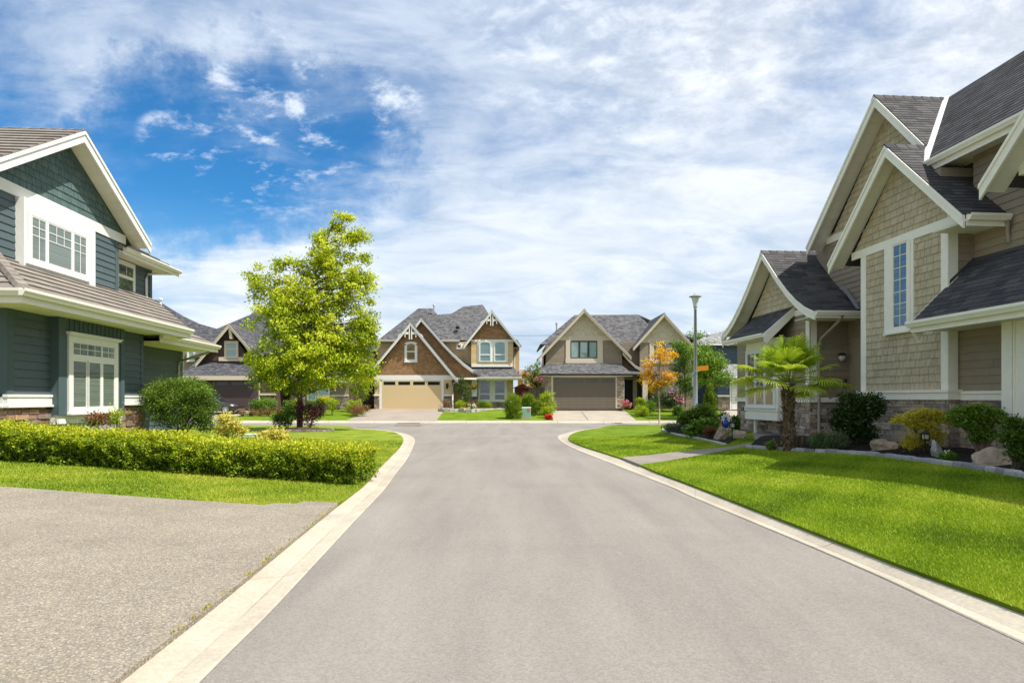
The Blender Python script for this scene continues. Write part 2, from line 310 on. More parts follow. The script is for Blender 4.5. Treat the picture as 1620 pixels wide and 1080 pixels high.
def gable(S_, D_, O, prof, d0, dw, dback, roofmb, trimmb, sofmb, seed=1, drop=.26, bt=.05, row=.145, cw=(.2, .42), t=.012, thick=.1, capz=True, sof=True, tint=(0, 1), stag=True):
    """prof: (s,z) points from one eave over the apex to the other; roof runs from depth d0 to dback[i]"""
    S_, D_, O = Vector(S_), Vector(D_), Vector(O)
    P = lambda s, z, d: O+S_*s+Z*z+D_*d
    for m_ in (roofmb, trimmb, sofmb): m_.lvl += 1
    n = len(prof); ai = max(range(n), key=lambda i: prof[i][1])
    if isinstance(dback, (int, float)): dback = [dback]*n
    for i in range(n-1):
        lo, hi = (i, i+1) if prof[i][1] < prof[i+1][1] else (i+1, i)
        sgn = 1 if prof[lo][0] < prof[hi][0] else -1
        pts = [P(*prof[lo], d0), P(*prof[lo], dback[lo]), P(*prof[hi], dback[hi]), P(*prof[hi], d0)]
        roofpoly(roofmb, pts, row, cw, t, thick, seed=seed*31+i, tint=tint, stag=stag)
        if sof:   # sloping boarded soffit between rake board and wall
            a, b = prof[lo], prof[hi]; q0, q1 = P(a[0], a[1]-thick-.05, d0+bt), P(b[0], b[1]-thick-.05, d0+bt)
            L_ = (q1-q0).length; U2 = (q1-q0).normalized(); k = max(2, int(L_/.3))
            for j in range(k):
                p0 = q0+U2*(L_*j/k+.004); p1 = q0+U2*(L_*(j+1)/k-.004)
                sofmb.prism([p0, p1, p1+D_*(dw-d0-bt), p0+D_*(dw-d0-bt)], Z*.03, rnd.random())
    for side in (range(ai, 0, -1), range(ai, n-1)):   # rake boards
        step = -1 if side and isinstance(side, range) and side.step == -1 else 1
        for i in side:
            a, b = prof[i], prof[i+step]
            trimmb.prism([P(a[0], a[1]-.015, d0-.002), P(b[0], b[1]-.015, d0-.002), P(b[0], b[1]-.015-drop, d0-.002), P(a[0], a[1]-.015-drop, d0-.002)], D_*bt, .6)
            trimmb.prism([P(a[0], a[1]-.01, d0-.03), P(b[0], b[1]-.01, d0-.03), P(b[0], b[1]-.01-drop*.3, d0-.03), P(a[0], a[1]-.01-drop*.3, d0-.03)], D_*.027, .8)
    if capz:          # ridge cap shingles
        A = prof[ai]; d = d0-.02
        while d < dback[ai]-.1:
            for sg, j in ((1, ai+1), (-1, ai-1)):
                b = prof[j]; sl = (b[1]-A[1])/abs(b[0]-A[0]); w = .13
                roofmb.prism([P(A[0], A[1]+.045, d), P(A[0]+sg*w, A[1]+.03+sl*w, d), P(A[0]+sg*w, A[1]+.015+sl*w, d+.3), P(A[0], A[1]+.028, d+.3)], -Z*.02, rnd.random())
            d += .28
    for m_ in (roofmb, trimmb, sofmb): m_.lvl -= 1; m_.cut()
def gutter(mb, p0, p1, out, w=.13, h=.13):
    p0, p1, out = Vector(p0), Vector(p1), Vector(out)
    prof = [(0, 0), (w*.62, 0), (w*.75, .035), (w, h*.62), (w, h), (w-.015, h), (w-.015, h-.03), (0.012, h-.03), (0.012, h), (0, h)]
    mb.prism([p0+out*a+Z*b for a, b in prof], p1-p0, .8); mb.cut()
def soffit(mb, p0, p1, inn, w, k=None):
    """flat boarded soffit from line p0-p1 inward"""
    p0, p1, inn = Vector(p0), Vector(p1), Vector(inn); L_ = (p1-p0).length; U = (p1-p0).normalized(); k = k or max(1, int(L_/.3))
    for j in range(k): a = p0+U*(L_*j/k+.003); b = p0+U*(L_*(j+1)/k-.003); mb.prism([a, b, b+inn*w, a+inn*w], Z*.02, rnd.random())
    mb.cut()
def downspout(parent, pts, mat, r=.042, n=8):
    return MB().tube(pts, r, n).build('downspout', mat, parent, smooth=True)
def window(parent, O, U, N, w, h, trim=(.12, .12, .14, .14), lites=None, wm=None, fill='blind', fm=None, sill=.05, crown=0, depth=.05, arch=0, name='window'):
    """O: lower left corner of the glazed opening; lites: (u0,u1,v0,v1,cols,rows)"""
    O, U, N = Vector(O), Vector(U), Vector(N); l, r, t, b = trim; f = MB()
    if not arch:
        f.ob(O, U, Z, N, -l, w+r, h, h+t, 0, depth)
    else:
        k = 9; top = [(w*i/k, h-arch+arch*math.sin(math.pi*i/k)**.7) for i in range(k+1)]
        for (a0, b0), (a1, b1) in zip(top, top[1:]):
            x0, x1 = (a0/w*(w+l+r)-l), (a1/w*(w+l+r)-l)
            f.prism([O+U*a0+Z*b0, O+U*a1+Z*b1, O+U*x1+Z*(b1+t), O+U*x0+Z*(b0+t)], N*depth)
            f.prism([O+U*a0+Z*b0, O+U*a1+Z*b1, O+U*x1+Z*(h+.02), O+U*x0+Z*(h+.02)], N*(depth-.004)) if False else None
    f.ob(O, U, Z, N, -l, 0, 0, h-arch, 0, depth); f.ob(O, U, Z, N, w, w+r, 0, h-arch, 0, depth)
    f.ob(O, U, Z, N, -l, w+r, -b, 0, 0, depth)
    if sill: f.ob(O, U, Z, N, -l-.04, w+r+.04, -b-.045, -b, 0, depth+sill); 
    if crown: f.ob(O, U, Z, N, -l-.05, w+r+.05, h+t, h+t+crown, 0, depth+.06); f.ob(O, U, Z, N, -l-.08, w+r+.08, h+t+crown, h+t+crown+.03, 0, depth+.09)
    lites = lites or [(0, w, 0, h, 1, 1)]
    e = .035
    us = sorted(lites)
    # sash: fill everything but the lites
    for (a, c, d, g, nc, nr) in lites:
        f.ob(O, U, Z, N, a, a+e, d, g, 0, depth-.008); f.ob(O, U, Z, N, c-e, c, d, g, 0, depth-.008)
        f.ob(O, U, Z, N, a+e, c-e, d, d+e, 0, depth-.008)
        if not arch: f.ob(O, U, Z, N, a+e, c-e, g-e, g, 0, depth-.008)
        for i in range(1, nc): u = a+(c-a)*i/nc; f.ob(O, U, Z, N, u-.009, u+.009, d+e, g-e, .037, .045)
        for i in range(1, nr): v = d+(g-d)*i/nr; f.ob(O, U, Z, N, a+e, c-e, v-.009, v+.009, .0375, .0455)
    prev = 0
    xs = sorted(set([(a, c) for a, c, *_ in lites]))
    for (a, c), (a2, c2) in zip(xs, xs[1:]):
        if a2-c > .004: f.ob(O, U, Z, N, c, a2, 0, h-arch*.3, 0, depth-.003)
    ys = sorted(set([(d, g) for _, _, d, g, *_ in lites]))
    for (a, c), (a2, c2) in zip(ys, ys[1:]):
        if a2-c > .004: f.ob(O, U, Z, N, 0, w, c, a2, 0, depth-.002)
    wn = f.build(name, wm, parent)
    if arch: P0 = [O, O+U*w] + [O+U*a+Z*bb for a, bb in reversed(top)]
    else: P0 = [O, O+U*w, O+U*w+Z*h, O+Z*h]
    pm = MB(); pm.face([p+N*.036 for p in P0]); pm.build('pane', GLASS, wn)
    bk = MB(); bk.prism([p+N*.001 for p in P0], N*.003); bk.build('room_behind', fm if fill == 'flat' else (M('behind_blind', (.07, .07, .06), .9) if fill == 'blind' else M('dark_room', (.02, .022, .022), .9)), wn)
    if fill == 'blind':
        s = MB()
        for (a, c, d, g, nc, nr) in lites:
            v = d+e+.02
            while v < g-e-.03: s.prism([O+U*(a+e)+Z*v+N*.030, O+U*(c-e)+Z*v+N*.030, O+U*(c-e)+Z*(v+.046)+N*.020, O+U*(a+e)+Z*(v+.046)+N*.020], Z*.003, rnd.random()); v += .055
        s.build('blind', fm, wn)
    return wn
def garage(parent, O, U, N, w, h, mat, trim, rows=5, glassrow=True, cells=4, grill=False, gm=None):
    O, U, N = Vector(O), Vector(U), Vector(N); d = MB(); rh = h/rows
    for i in range(rows):
        if glassrow and i == rows-1:
            d.ob(O, U, Z, N, 0, w, i*rh+.006, i*rh+rh*.2, 0, .04); d.ob(O, U, Z, N, 0, w, (i+1)*rh-rh*.2, (i+1)*rh, 0, .04)
            cw = w/cells
            for k in range(cells+1): a = max(0, k*cw-.12); b = min(w, k*cw+.12); d.ob(O, U, Z, N, a, b, i*rh+rh*.2, (i+1)*rh-rh*.2, 0, .04)
        else:
            for q in (0, .5): d.ob(O, U, Z, N, 0, w, i*rh+q*rh+.006, i*rh+(q+.5)*rh-.002, 0, .04 if not q else .038)
    g = d.build('garage_door', mat, parent)
    if glassrow:
        i = rows-1; cw = w/cells
        for k in range(cells):
            pm = MB(); pm.ob(O, U, Z, N, k*cw+.12, (k+1)*cw-.12, i*rh+rh*.2, (i+1)*rh-rh*.2, .004, .012); p = pm.build('pane', gm or M('dark_glass', (.015, .017, .02), .08, spec=.6), g)
            if grill:
                gm = MB()
                for q in range(1, 4): u = k*cw+.12+(cw-.24)*q/4; gm.ob(O, U, Z, N, u-.015, u+.015, i*rh+rh*.2, (i+1)*rh-rh*.2, .014, .03)
                gm.build('glazing_bar', mat, g)
    return g
# ------------------------------------------------------------------ where things stand
def local_frame(vp): return math.atan((810-vp)/1000)
def LP(vp, px, py, x):
    th = local_frame(vp); r = Vector((math.cos(th), math.sin(th), 0)); f = Vector((-math.sin(th), math.cos(th), 0)); ray = Vector(((px-810)/1000, 1, (630-py)/1000)); t = x/ray.dot(r)
    return Vector((x, ray.dot(f)*t, CH+ray.z*t))
def F(px, py, y): return Vector(((px-810)/1000*y, y, CH+(630-py)/1000*y))
def to_local(vp, x, y): th = local_frame(vp); return (x*math.cos(th)+y*math.sin(th), -x*math.sin(th)+y*math.cos(th))
def sm(a, b, x): t = min(1, max(0, (x-a)/(b-a))); return t*t*(3-2*t)
def z_left(x, y):
    a, b = to_local(745, x, y); return .1+.05*max(0, min(9, -a-2.2))*(1-sm(17, 28, b))
def z_right(x, y):
    a, b = to_local(735, x, y); return .1+.042*max(0, min(7, a-4.4))*(1-sm(22, 33, b))
def z_far(x, y): return .12+.6*min(1, max(0, (y-42.2)/9.3))
def G(px, py, zf=None):
    z = 0
    for _ in range(30):
        y = (CH-z)*1000/(py-630); x = (px-810)/1000*y; z = zf(x, y) if zf else 0
    return Vector((x, y, z))
def inside(poly, x, y):
    c = np.zeros(np.shape(x), bool); n = len(poly)
    for i in range(n):
        x0, y0 = poly[i][:2]; x1, y1 = poly[(i+1) % n][:2]
        k = (y0 > y) != (y1 > y)
        with np.errstate(divide='ignore', invalid='ignore'): c ^= k & (x < (x1-x0)*(y-y0)/((y1-y0) or 1e-12)+x0)
    return c
def ground(name, poly, zf, mat, step=1.0, lift=0, skirt=.14, smooth=True):
    pts = [Vector(p[:2]) for p in poly]; dense = []
    for a, b in zip(pts, pts[1:]+pts[:1]):
        k = max(1, int((b-a).length/step)); dense += [a.lerp(b, i/k) for i in range(k)]
    n = len(dense); xs = np.arange(min(p.x for p in dense), max(p.x for p in dense), step); ys = np.arange(min(p.y for p in dense), max(p.y for p in dense), step)
    gx, gy = np.meshgrid(xs, ys); gx = gx.ravel(); gy = gy.ravel(); k = inside(dense, gx, gy)
    co = dense+[Vector((a, b)) for a, b in zip(gx[k], gy[k])]
    r = geometry.delaunay_2d_cdt(co, [(i, (i+1) % n) for i in range(n)], [], 1, 1e-4)
    vs = [(p.x, p.y, zf(p.x, p.y)+lift) for p in r[0]]; fs = [tuple(f) for f in r[2]]
    fs = [f if ((r[0][f[1]]-r[0][f[0]]).cross(r[0][f[2]]-r[0][f[0]]) if hasattr(Vector((0, 0)), 'cross') else 1) > 0 else f[::-1] for f in fs]
    m = len(vs)
    for i in range(n):
        a = dense[i]; b = dense[(i+1) % n]; za = zf(a.x, a.y)+lift; zb = zf(b.x, b.y)+lift; q = len(vs)
        vs += [(a.x, a.y, za), (b.x, b.y, zb), (b.x, b.y, zb-skirt), (a.x, a.y, za-skirt)]; fs.append((q, q+1, q+2, q+3))
    me = bpy.data.meshes.new(name); me.from_pydata(vs, [], fs); o = mk(name, me, mat); tag(o, kind='structure'); return o
# ------------------------------------------------------------------ foliage
def fast_mesh(name, verts, per, tint=None):
    nf = len(verts)//per; me = bpy.data.meshes.new(name); me.vertices.add(len(verts)); me.vertices.foreach_set('co', np.asarray(verts, np.float32).ravel())
    me.loops.add(nf*per); me.loops.foreach_set('vertex_index', np.arange(nf*per, dtype=np.int32)); me.polygons.add(nf); me.polygons.foreach_set('loop_start', np.arange(0, nf*per, per, dtype=np.int32))
    me.update(calc_edges=True)
    if tint is not None: a = me.attributes.new('tint', 'FLOAT', 'FACE'); a.data.foreach_set('value', np.asarray(tint, np.float32))
    return me
def unit(a): return a/np.maximum(np.linalg.norm(a, axis=-1, keepdims=True), 1e-9)
def leafquads(P, size, tint, out=None, aspect=.5, up=.5, droop=0, jit=.35):
    """P: (n,3) leaf positions -> pointed, slightly folded leaves"""
    n = len(P); out = unit(RNG.normal(size=(n, 3))) if out is None else out
    d = unit(out+RNG.normal(size=(n, 3))*.8+np.array([0, 0, -droop])); nn = unit(RNG.normal(size=(n, 3))*.7+out*.6+np.array([0, 0, up])); sd = unit(np.cross(d, nn)); nn = np.cross(sd, d)
    s = (size*(1+RNG.uniform(-jit, jit, n)))[:, None]
    q = np.stack([P-d*s*.5, P+sd*s*aspect*.5+nn*s*.06, P+d*s*.5-nn*s*.05, P-sd*s*aspect*.5+nn*s*.06], 1)
    return q.reshape(-1, 3), tint
def crown_pts(ells, nclump, per, cr, shell=.45, flat=.7):
    w = np.array([(e[3]*e[4]*e[5])**.66 for e in ells]); idx = RNG.choice(len(ells), nclump, p=w/w.sum()); E = np.array(ells)[idx]
    d = unit(RNG.normal(size=(nclump, 3))); r = RNG.uniform(0, 1, nclump)**shell
    C = E[:, :3]+d*E[:, 3:6]*r[:, None]
    P = np.repeat(C, per, 0)+RNG.normal(size=(nclump*per, 3))*cr*np.array([1, 1, flat])
    O_ = unit((P-np.repeat(E[:, :3], per, 0))/np.repeat(E[:, 3:6], per, 0)+1e-6); ct = np.repeat(RNG.uniform(-.18, .18, nclump), per)
    return C, P, O_, ct
def shrub(name, label, cat, base, ells, mat, nclump=60, per=40, cr=.1, size=.06, aspect=.5, up=.5, droop=0, tb=.45, shell=.4, stems=6, stemr=.015, stemmat=None, blossoms=None, group=None, core=None, toptint=.25, trunkpts=None, flat=.7, cut=None, clumpw=1):
    """ells relative to base: (cx,cy,cz,rx,ry,rz)"""
    base = Vector(base); t = thing(name, label, cat, base, 0, group)
    E = [(base.x+e[0], base.y+e[1], base.z+e[2], e[3], e[4], e[5]) for e in ells]
    C, P, O_, ct = crown_pts(E, nclump, per, cr, shell, flat)
    if cut is not None: k = P[:, 2] > base.z+cut; P, O_, ct = P[k], O_[k], ct[k]
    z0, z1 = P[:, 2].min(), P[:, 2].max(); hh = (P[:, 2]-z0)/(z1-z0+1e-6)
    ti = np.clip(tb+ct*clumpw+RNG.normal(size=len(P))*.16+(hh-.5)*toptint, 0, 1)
    v, ti = leafquads(P, size, ti, O_, aspect, up, droop)
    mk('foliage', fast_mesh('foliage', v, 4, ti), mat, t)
    if stems:
        sm_ = MB(); C2 = C[RNG.choice(len(C), min(stems, len(C)), replace=False)]
        for c in C2:
            c = Vector(c); b = base+Vector((rnd.uniform(-.05, .05), rnd.uniform(-.05, .05), 0)); m_ = b.lerp(c, .5)+Vector((rnd.uniform(-.05, .05), rnd.uniform(-.05, .05), .05)); sm_.tube([b-Z*.03, m_, c], [stemr, stemr*.7, stemr*.3], 5)
        sm_.build('stem', stemmat or BARK, t)
    if blossoms:
        bm, nb, bs = blossoms; k = RNG.choice(len(P), nb, replace=False); q = P[k]+O_[k]*size*.6
        k2 = hh[k] > .35; q = q[k2]; q = np.repeat(q, 6, 0)+RNG.normal(size=(len(q)*6, 3))*bs*.35
        v, ti = leafquads(q, bs, RNG.uniform(0, 1, len(q)), None, .8); mk('blossom', fast_mesh('blossom', v, 4, ti), bm, t)
    return t
BARK = M('bark', [(.10, .07, .05), (.20, .15, .11)], .9, (30, .6), (12, .3))
def rock(name, label, base, sx, sy, sz, mat, seed, cat='rock', group=None, tilt=0, sub=4):
    import bmesh
    bm = bmesh.new(); bmesh.ops.create_icosphere(bm, subdivisions=sub, radius=1); r = random.Random(seed); from mathutils import noise
    off = Vector((seed*3.1, seed*1.7, seed)); cuts = [Vector((r.gauss(0, 1), r.gauss(0, 1), r.gauss(0, .7))).normalized() for _ in range(9)]
    for v in bm.verts:
        p = v.co.copy()
        for c in cuts:
            d = p.dot(c)-.60
            if d > 0: p -= c*d*.92
        p *= 1+.26*noise.noise(p*1.5+off)+.10*noise.noise(p*4+off)+.05*noise.noise(p*10+off)
        p = Vector((p.x*sx, p.y*sy, p.z*sz)); p.rotate(Matrix.Rotation(tilt, 3, 'Y')); q_ = max(0, -p.z/sz); f_ = 1/math.sqrt(max(.15, 1-min(.95, q_)**2)) if q_ else 1; p = Vector((p.x*min(f_, 1.25), p.y*min(f_, 1.25), p.z if p.z > 0 else p.z*.25)); v.co = p+Vector(base)-Z*.02
    me = bpy.data.meshes.new(name); bm.to_mesh(me); bm.free(); o = mk(name, me, mat, None, base); return tag(o, label, cat, group)
# ================================================================== GROUND
def resample(pts, n):
    pts = [Vector(p) for p in pts]; L_ = [0]
    for a, b in zip(pts, pts[1:]): L_.append(L_[-1]+(b-a).length)
    out = []; j = 0
    for i in range(n+1):
        s = L_[-1]*i/n
        while j < len(L_)-2 and L_[j+1] < s: j += 1
        out.append(pts[j].lerp(pts[j+1], (s-L_[j])/max(1e-9, L_[j+1]-L_[j])))
    return out
def smoothline(pts, n=4):
    pts = [Vector(p) for p in pts]; out = []
    for i in range(len(pts)-1):
        p0, p1, p2, p3 = pts[max(i-1, 0)], pts[i], pts[i+1], pts[min(i+2, len(pts)-1)]
        for k in range(n):
            t = k/n; out.append(.5*((2*p1)+(p2-p0)*t+(2*p0-5*p1+4*p2-p3)*t*t+(3*p1-p0-3*p2+p3)*t**3))
    return out+[pts[-1]]
MAsph = asphalt_mat()
MCurb = M('curb_concrete', [(.18, .155, .12), (.29, .255, .20), (.38, .335, .265), (.42, .37, .295)], .85, (90, .35), (30, .12), big=(1.0, .13))
earth = M('earth', (.10, .085, .06), .95, (3, .5), (2, .3))
me = bpy.data.meshes.new('ground'); me.from_pydata([(-900, -900, -.08), (900, -900, -.08), (900, 1400, -.08), (-900, 1400, -.08)], [], [(0, 1, 2, 3)]); tag(mk('ground', me, M('far_ground', (.09, .12, .03), .95, (1, .4), (.5, .3))), kind='structure')
me = bpy.data.meshes.new('road'); me.from_pydata([(-70, -12, 0), (70, -12, 0), (70, 41.4, 0), (-70, 41.4, 0)], [], [(0, 1, 2, 3)]); tag(mk('road', me, MAsph), kind='structure')
lin = [(315, 1080), (439, 956), (555.6, 830), (589, 795), (609, 773), (626.4, 749), (643.7, 726.4), (654, 705.7), (656.5, 697), (654, 692), (643.7, 686.7), (626.4, 682.9), (592, 678.7), (560, 677.6)]
lout = [(178, 1080), (344.4, 950.7), (470, 849), (535, 797), (578, 764), (598.8, 740), (616, 723), (631.6, 707.4), (637.8, 697), (637, 692), (630.6, 686.7), (619.5, 682.6), (590, 679.2), (560, 677.8)]
rin = [(1620, 1018.6), (1337, 888.4), (1100, 788.6), (1058.5, 769.6), (989, 742), (906.4, 709), (885.7, 697), (882, 692), (885.7, 688), (903, 683.3), (925, 679.3), (950, 676.6)]
rout = [(1620, 965), (1382.5, 877), (1100, 768.6), (1041, 747), (989.4, 726.4), (923.7, 705.7), (903, 697), (899.5, 691.8), (903.6, 687.2), (915, 682.6), (932, 679.2), (950, 676.8)]
def gl(pts, z, extra=None):
    o = [G(px, py, (lambda x, y: z)) for px, py in pts]
    a, b = o[0], o[1]; o.insert(0, a+(a-b).normalized()*7); return o
Lin, Lout, Rin, Rout = gl(lin, 0), gl(lout, .1), gl(rin, 0), gl(rout, .1)
def split(inn, out_, k=44):
    a = [p for p in smoothline(inn, 6)]; b = [p for p in smoothline(out_, 6)]; return a, b
def curb(name, inn, out_):
    a, b = split(inn, out_); m = MB(); n = len(a); prof = [(0, .004), (.04, .014), (.42, .014), (.46, .016), (.52, .022), (.75, .044), (.92, .062), (1, .068), (1.0, -.06)]
    # re-section by length so that the joints are regular
    s = 0; seg = 1.7
    for i in range(n-1):
        la = (a[i+1]-a[i]).length; g = .007/max(la, .05) if seg <= 0 else 0
        if seg <= 0: seg = 3.1
        seg -= la; A0, A1, B0, B1 = a[i].lerp(a[i+1], g), a[i+1], b[i].lerp(b[i+1], g), b[i+1]
        t = rnd.uniform(.7, 1); flow = .5+.5*math.sin(i*.9)*math.sin(i*.37+1); dirt = max(0, min(.66, .66-.5*max(0, flow-.25)))
        for (p, zp), (q, zq) in zip(prof, prof[1:]):
            def P(A, B, f, z): v = A.lerp(B, f); return (v.x, v.y, z)
            m.face([P(A0, B0, p, zp), P(A0, B0, q, zq), P(A1, B1, q, zq), P(A1, B1, p, zp)], dirt if p in (.42,) else t)
    o = m.build(name, MCurb, smooth=False); tag(o, kind='structure'); return b
Lb = curb('curb', Lin, Lout); Rb = curb('curb', Rin, Rout)
# far kerb of the cross street, with joints
m = MB(); x = -60
while x < 60:
    m.prism([(x, 41.0, .004), (x, 41.28, .014), (x, 41.42, .09), (x, 41.5, .12), (x, 42.25, .125), (x, 42.25, -.05), (x, 41.0, -.05)], (2.98, 0, 0), rnd.uniform(.6, 1)); x += 3
tag(m.build('curb', MCurb), kind='structure')
LAWN = lawn_mat('lawn', (.06, .11, .006), (.12, .19, .009), (.18, .24, .02)); LAWN2 = lawn_mat('lawn_left', (.085, .125, .010), (.18, .25, .018), (.30, .29, .05))
AGG = pebble_mat('exposed_aggregate', [(.33, .28, .21), (.20, .175, .145), (.29, .245, .185), (.14, .13, .115), (.41, .36, .28), (.25, .205, .15)], 74, (.20, .17, .13))
CONC = M('driveway_concrete', (.35, .305, .24), .85, (60, .3), (8, .14), big=(.8, .12))
MULCH = M('mulch', [(.012, .008, .006), (.035, .022, .015)], .95, (45, 1.0), (25, .5))
lb2 = [Vector((p.x, p.y)) for p in Lb]
# left driveway boundary
dl = [G(px, py, z_left).xy for px, py in [(533, 795), (481, 792.8), (470, 796.5), (433, 796), (418.5, 799), (248, 788), (100, 776.7), (0, 769.5)]]
d_far = dl[-1]+(dl[-1]-dl[-2]).normalized()*5
near = [p for p in lb2 if p.y < dl[0].y-.05]; rest = [p for p in lb2 if p.y >= dl[0].y-.05]
driveway_l = [Vector((-16, near[0].y))]+near+dl+[d_far]
ground('driveway', driveway_l, z_left, AGG, 1.0, .006)
lawn_l = [d_far]+dl[::-1]+rest+[Vector((-9, 34.6)), Vector((-14, 35.2)), Vector((-60, 36)), Vector((-60, 8))]
ground('lawn', lawn_l, z_left, LAWN2, 1.0, .002)
rb2 = [Vector((p.x, p.y)) for p in Rb]
lawn_r = rb2+[Vector((5.2, 34.6)), Vector((6.3, 35.6)), Vector((9.0, 36.2)), Vector((40, 36.2)), Vector((40, rb2[0].y))]
ground('lawn', lawn_r[::-1], z_right, LAWN, 1.0, .002)
path = [G(px, py, z_right).xy for px, py in [(983, 724.2), (1012.5, 735.5), (1120, 718.5), (1213.5, 700.5), (1250, 699), (1330, 700), (1330, 683), (1190, 683), (1195, 700), (1147, 708), (1060, 716.5)]]
ground('path', path, z_right, pebble_mat('path_aggregate', [(.30, .26, .21), (.2, .18, .16), (.36, .31, .25)], 60), .8, .018)
# planting beds
def bed(name, edge_px, back, z0, z1, dist):
    e = [G(px, py, z_right).xy for px, py in edge_px]; e = [p.xy for p in smoothline([v.to_3d() for v in e], 4)]; poly = e+[Vector(p) for p in back]
    def zf(x, y):
        p = Vector((x, y)); d = min((geometry.intersect_point_line(p, a, b)[0]-p).length if 0 <= geometry.intersect_point_line(p, a, b)[1] <= 1 else min((p-a).length, (p-b).length) for a, b in zip(e, e[1:]))
        b_ = z_right(x, y); return b_+z0+(z1-z0-b_)*sm(0, dist, d)
    from mathutils import noise
    z2 = lambda x, y: zf(x, y)+.025*noise.noise(Vector((x*4, y*4, 0)))
    ground(name, poly, z2, MULCH, .16, 0, .1); zf.poly = poly; return e, zf
def loc2w(x, y, vp=735): th = local_frame(vp); return (x*math.cos(th)-y*math.sin(th), x*math.sin(th)+y*math.cos(th))
bed1_edge, zb1 = bed('planting_bed', [(1182, 709), (1230, 712.5), (1282, 715.7), (1359.7, 719.4), (1474, 733), (1552, 744), (1620, 756), (1720, 776), (1900, 815), (2200, 885)], [loc2w(11.6, 6.2), loc2w(11.6, 17.8), loc2w(10.3, 17.9), loc2w(9.0, 18.3)], .03, .50, 1.5)
bed2_edge, zb2 = bed('planting_bed', [(1147, 704.8), (1110, 696), (1075, 689.5), (1053.6, 683.8), (1049, 680)], [(10.5, 35), (13, 35), (12.5, 25.6), loc2w(11.6, 22.6), loc2w(10.3, 22.2)], .03, .30, 1.2)
def edging(name, label, line, w, h, seg, mat, zf=None, base_z=z_right, cat='garden edging'):
    m = MB(); line = [Vector((p.x, p.y, 0)) for p in line]; L_ = sum((b-a).length for a, b in zip(line, line[1:])); n = int(L_/seg); q = resample(line, n)
    for a, b in zip(q, q[1:]):
        d = (b-a).normalized(); s = Vector((-d.y, d.x, 0)); ww = w*rnd.uniform(.85, 1.1); hh = h*rnd.uniform(.82, 1.1); j = rnd.uniform(-.01, .01); z = base_z((a.x+b.x)/2, (a.y+b.y)/2) if callable(base_z) else base_z
        p = [a+d*.006+s*(j-ww/2), b-d*.006+s*(j-ww/2), b-d*.006+s*(j+ww/2), a+d*.006+s*(j+ww/2)]; t = rnd.random(); c = sum(p, Vector())/4
        lo = [v+Z*(z-.05) for v in p]; mi = [v+Z*(z+hh*.75) for v in p]; hi = [c+(v-c)*.86+Z*(z+hh) for v in p]
        for i in range(4):
            k = (i+1) % 4; m.face([lo[i], lo[k], mi[k], mi[i]], t); m.face([mi[i], mi[k], hi[k], hi[i]], t)
        m.face(hi, t)
    o = m.build(name, mat, None, (line[0].x, line[0].y, .1)); return tag(o, label, cat)
COBBLE = M('cobble', [(.20, .20, .21), (.33, .33, .33), (.42, .41, .40)], .85, (40, .7), (30, .25))
edging('stone_edging', 'long curved row of grey cobbles edging the front bed of the right-hand taupe house', bed1_edge, .13, .10, .26, COBBLE)
edging('stone_edging', 'short low pale kerb edging the bed with hostas beside the garden path', bed2_edge, .12, .07, .6, M('pale_edging', [(.36, .34, .30), (.45, .43, .39)], .85, (40, .4), (20, .2)))
# far lots
far = [Vector((-62, 42.25)), Vector((62, 42.25)), Vector((62, 110)), Vector((-62, 110))]
ground('lawn', far, z_far, LAWN, 1.9, .0)
def drive(px, mat, lift=.015):
    ground('driveway', [G(a, b, lambda x, y: z_far(x, y)).xy if i < 2 else Vector(((a-810)/1000*b, b)) for i, (a, b) in enumerate(px)], z_far, mat, 1.0, lift)
drive([(546, 665.5), (689, 665.5), (706, 52.2), (590, 52.2)], M('driveway_grey', (.29, .245, .20), .85, (60, .3), (10, .12), big=(.8, .1)))
drive([(876, 665.5), (1008, 665.5), (988, 50.4), (866, 50.4)], CONC)
drive([(282, 665.5), (340, 665.5), (412, 50.2), (330, 50.2)], CONC)
drive([(1120, 665.5), (1200, 665.5), (1185, 50.4), (1150, 50.4)], CONC)
# ================================================================== MATERIALS OF THE HOUSES
CREAM = M('cream_trim', [(.82, .77, .64), (.86, .81, .69)], .55, None, (6, .04)); WHITE = M('white_trim', (.72, .71, .67), .5, None, (6, .04)); SOF = M('soffit_boards', [(.74, .70, .60), (.79, .75, .65)], .6)
TSH = M('taupe_shakes', [(.42, .345, .225), (.515, .43, .29)], .8, (30, .3), (9, .10), big=(.6, .09)); TLAP = M('taupe_siding', [(.265, .21, .145), (.31, .25, .172)], .75, (20, .15), (6, .05), big=(.6, .09))
SHING = M('dark_shingles', [(.042, .040, .042), (.064, .061, .062), (.096, .091, .09), (.052, .049, .05)], .92, (60, .6), (25, .25), big=(.9, .12))
SHING_F = M('grey_shingles', [(.060, .060, .066), (.10, .098, .102), (.155, .15, .152), (.08, .079, .083)], .92, (30, .5), (5, .2), big=(.6, .08))
LEDGE = M('ledge_stone', [(.15, .12, .10), (.30, .235, .18), (.46, .35, .25), (.23, .19, .17), (.56, .46, .36), (.36, .27, .21)], .9, (35, .9), (14, .35))
SAND = M('sandstone', [(.07, .05, .045), (.33, .20, .125), (.42, .25, .15), (.20, .15, .13), (.46, .33, .22), (.24, .17, .145)], .9, (25, .9), (9, .35))
TEAL = M('teal_siding', [(.070, .098, .108), (.080, .110, .121)], .6, (20, .12), (5, .05)); TEALS = M('teal_shakes', [(.070, .112, .112), (.10, .150, .145)], .7, (30, .25), (9, .12))
TEALB = M('teal_boards', (.068, .102, .108), .6); TILE = M('brown_tiles', [(.185, .160, .138), (.25, .22, .19)], .8, (30, .4), (12, .14), big=(.8, .1))
BLIND = M('blind_slats', [(.24, .25, .20), (.31, .31, .25)], .6)
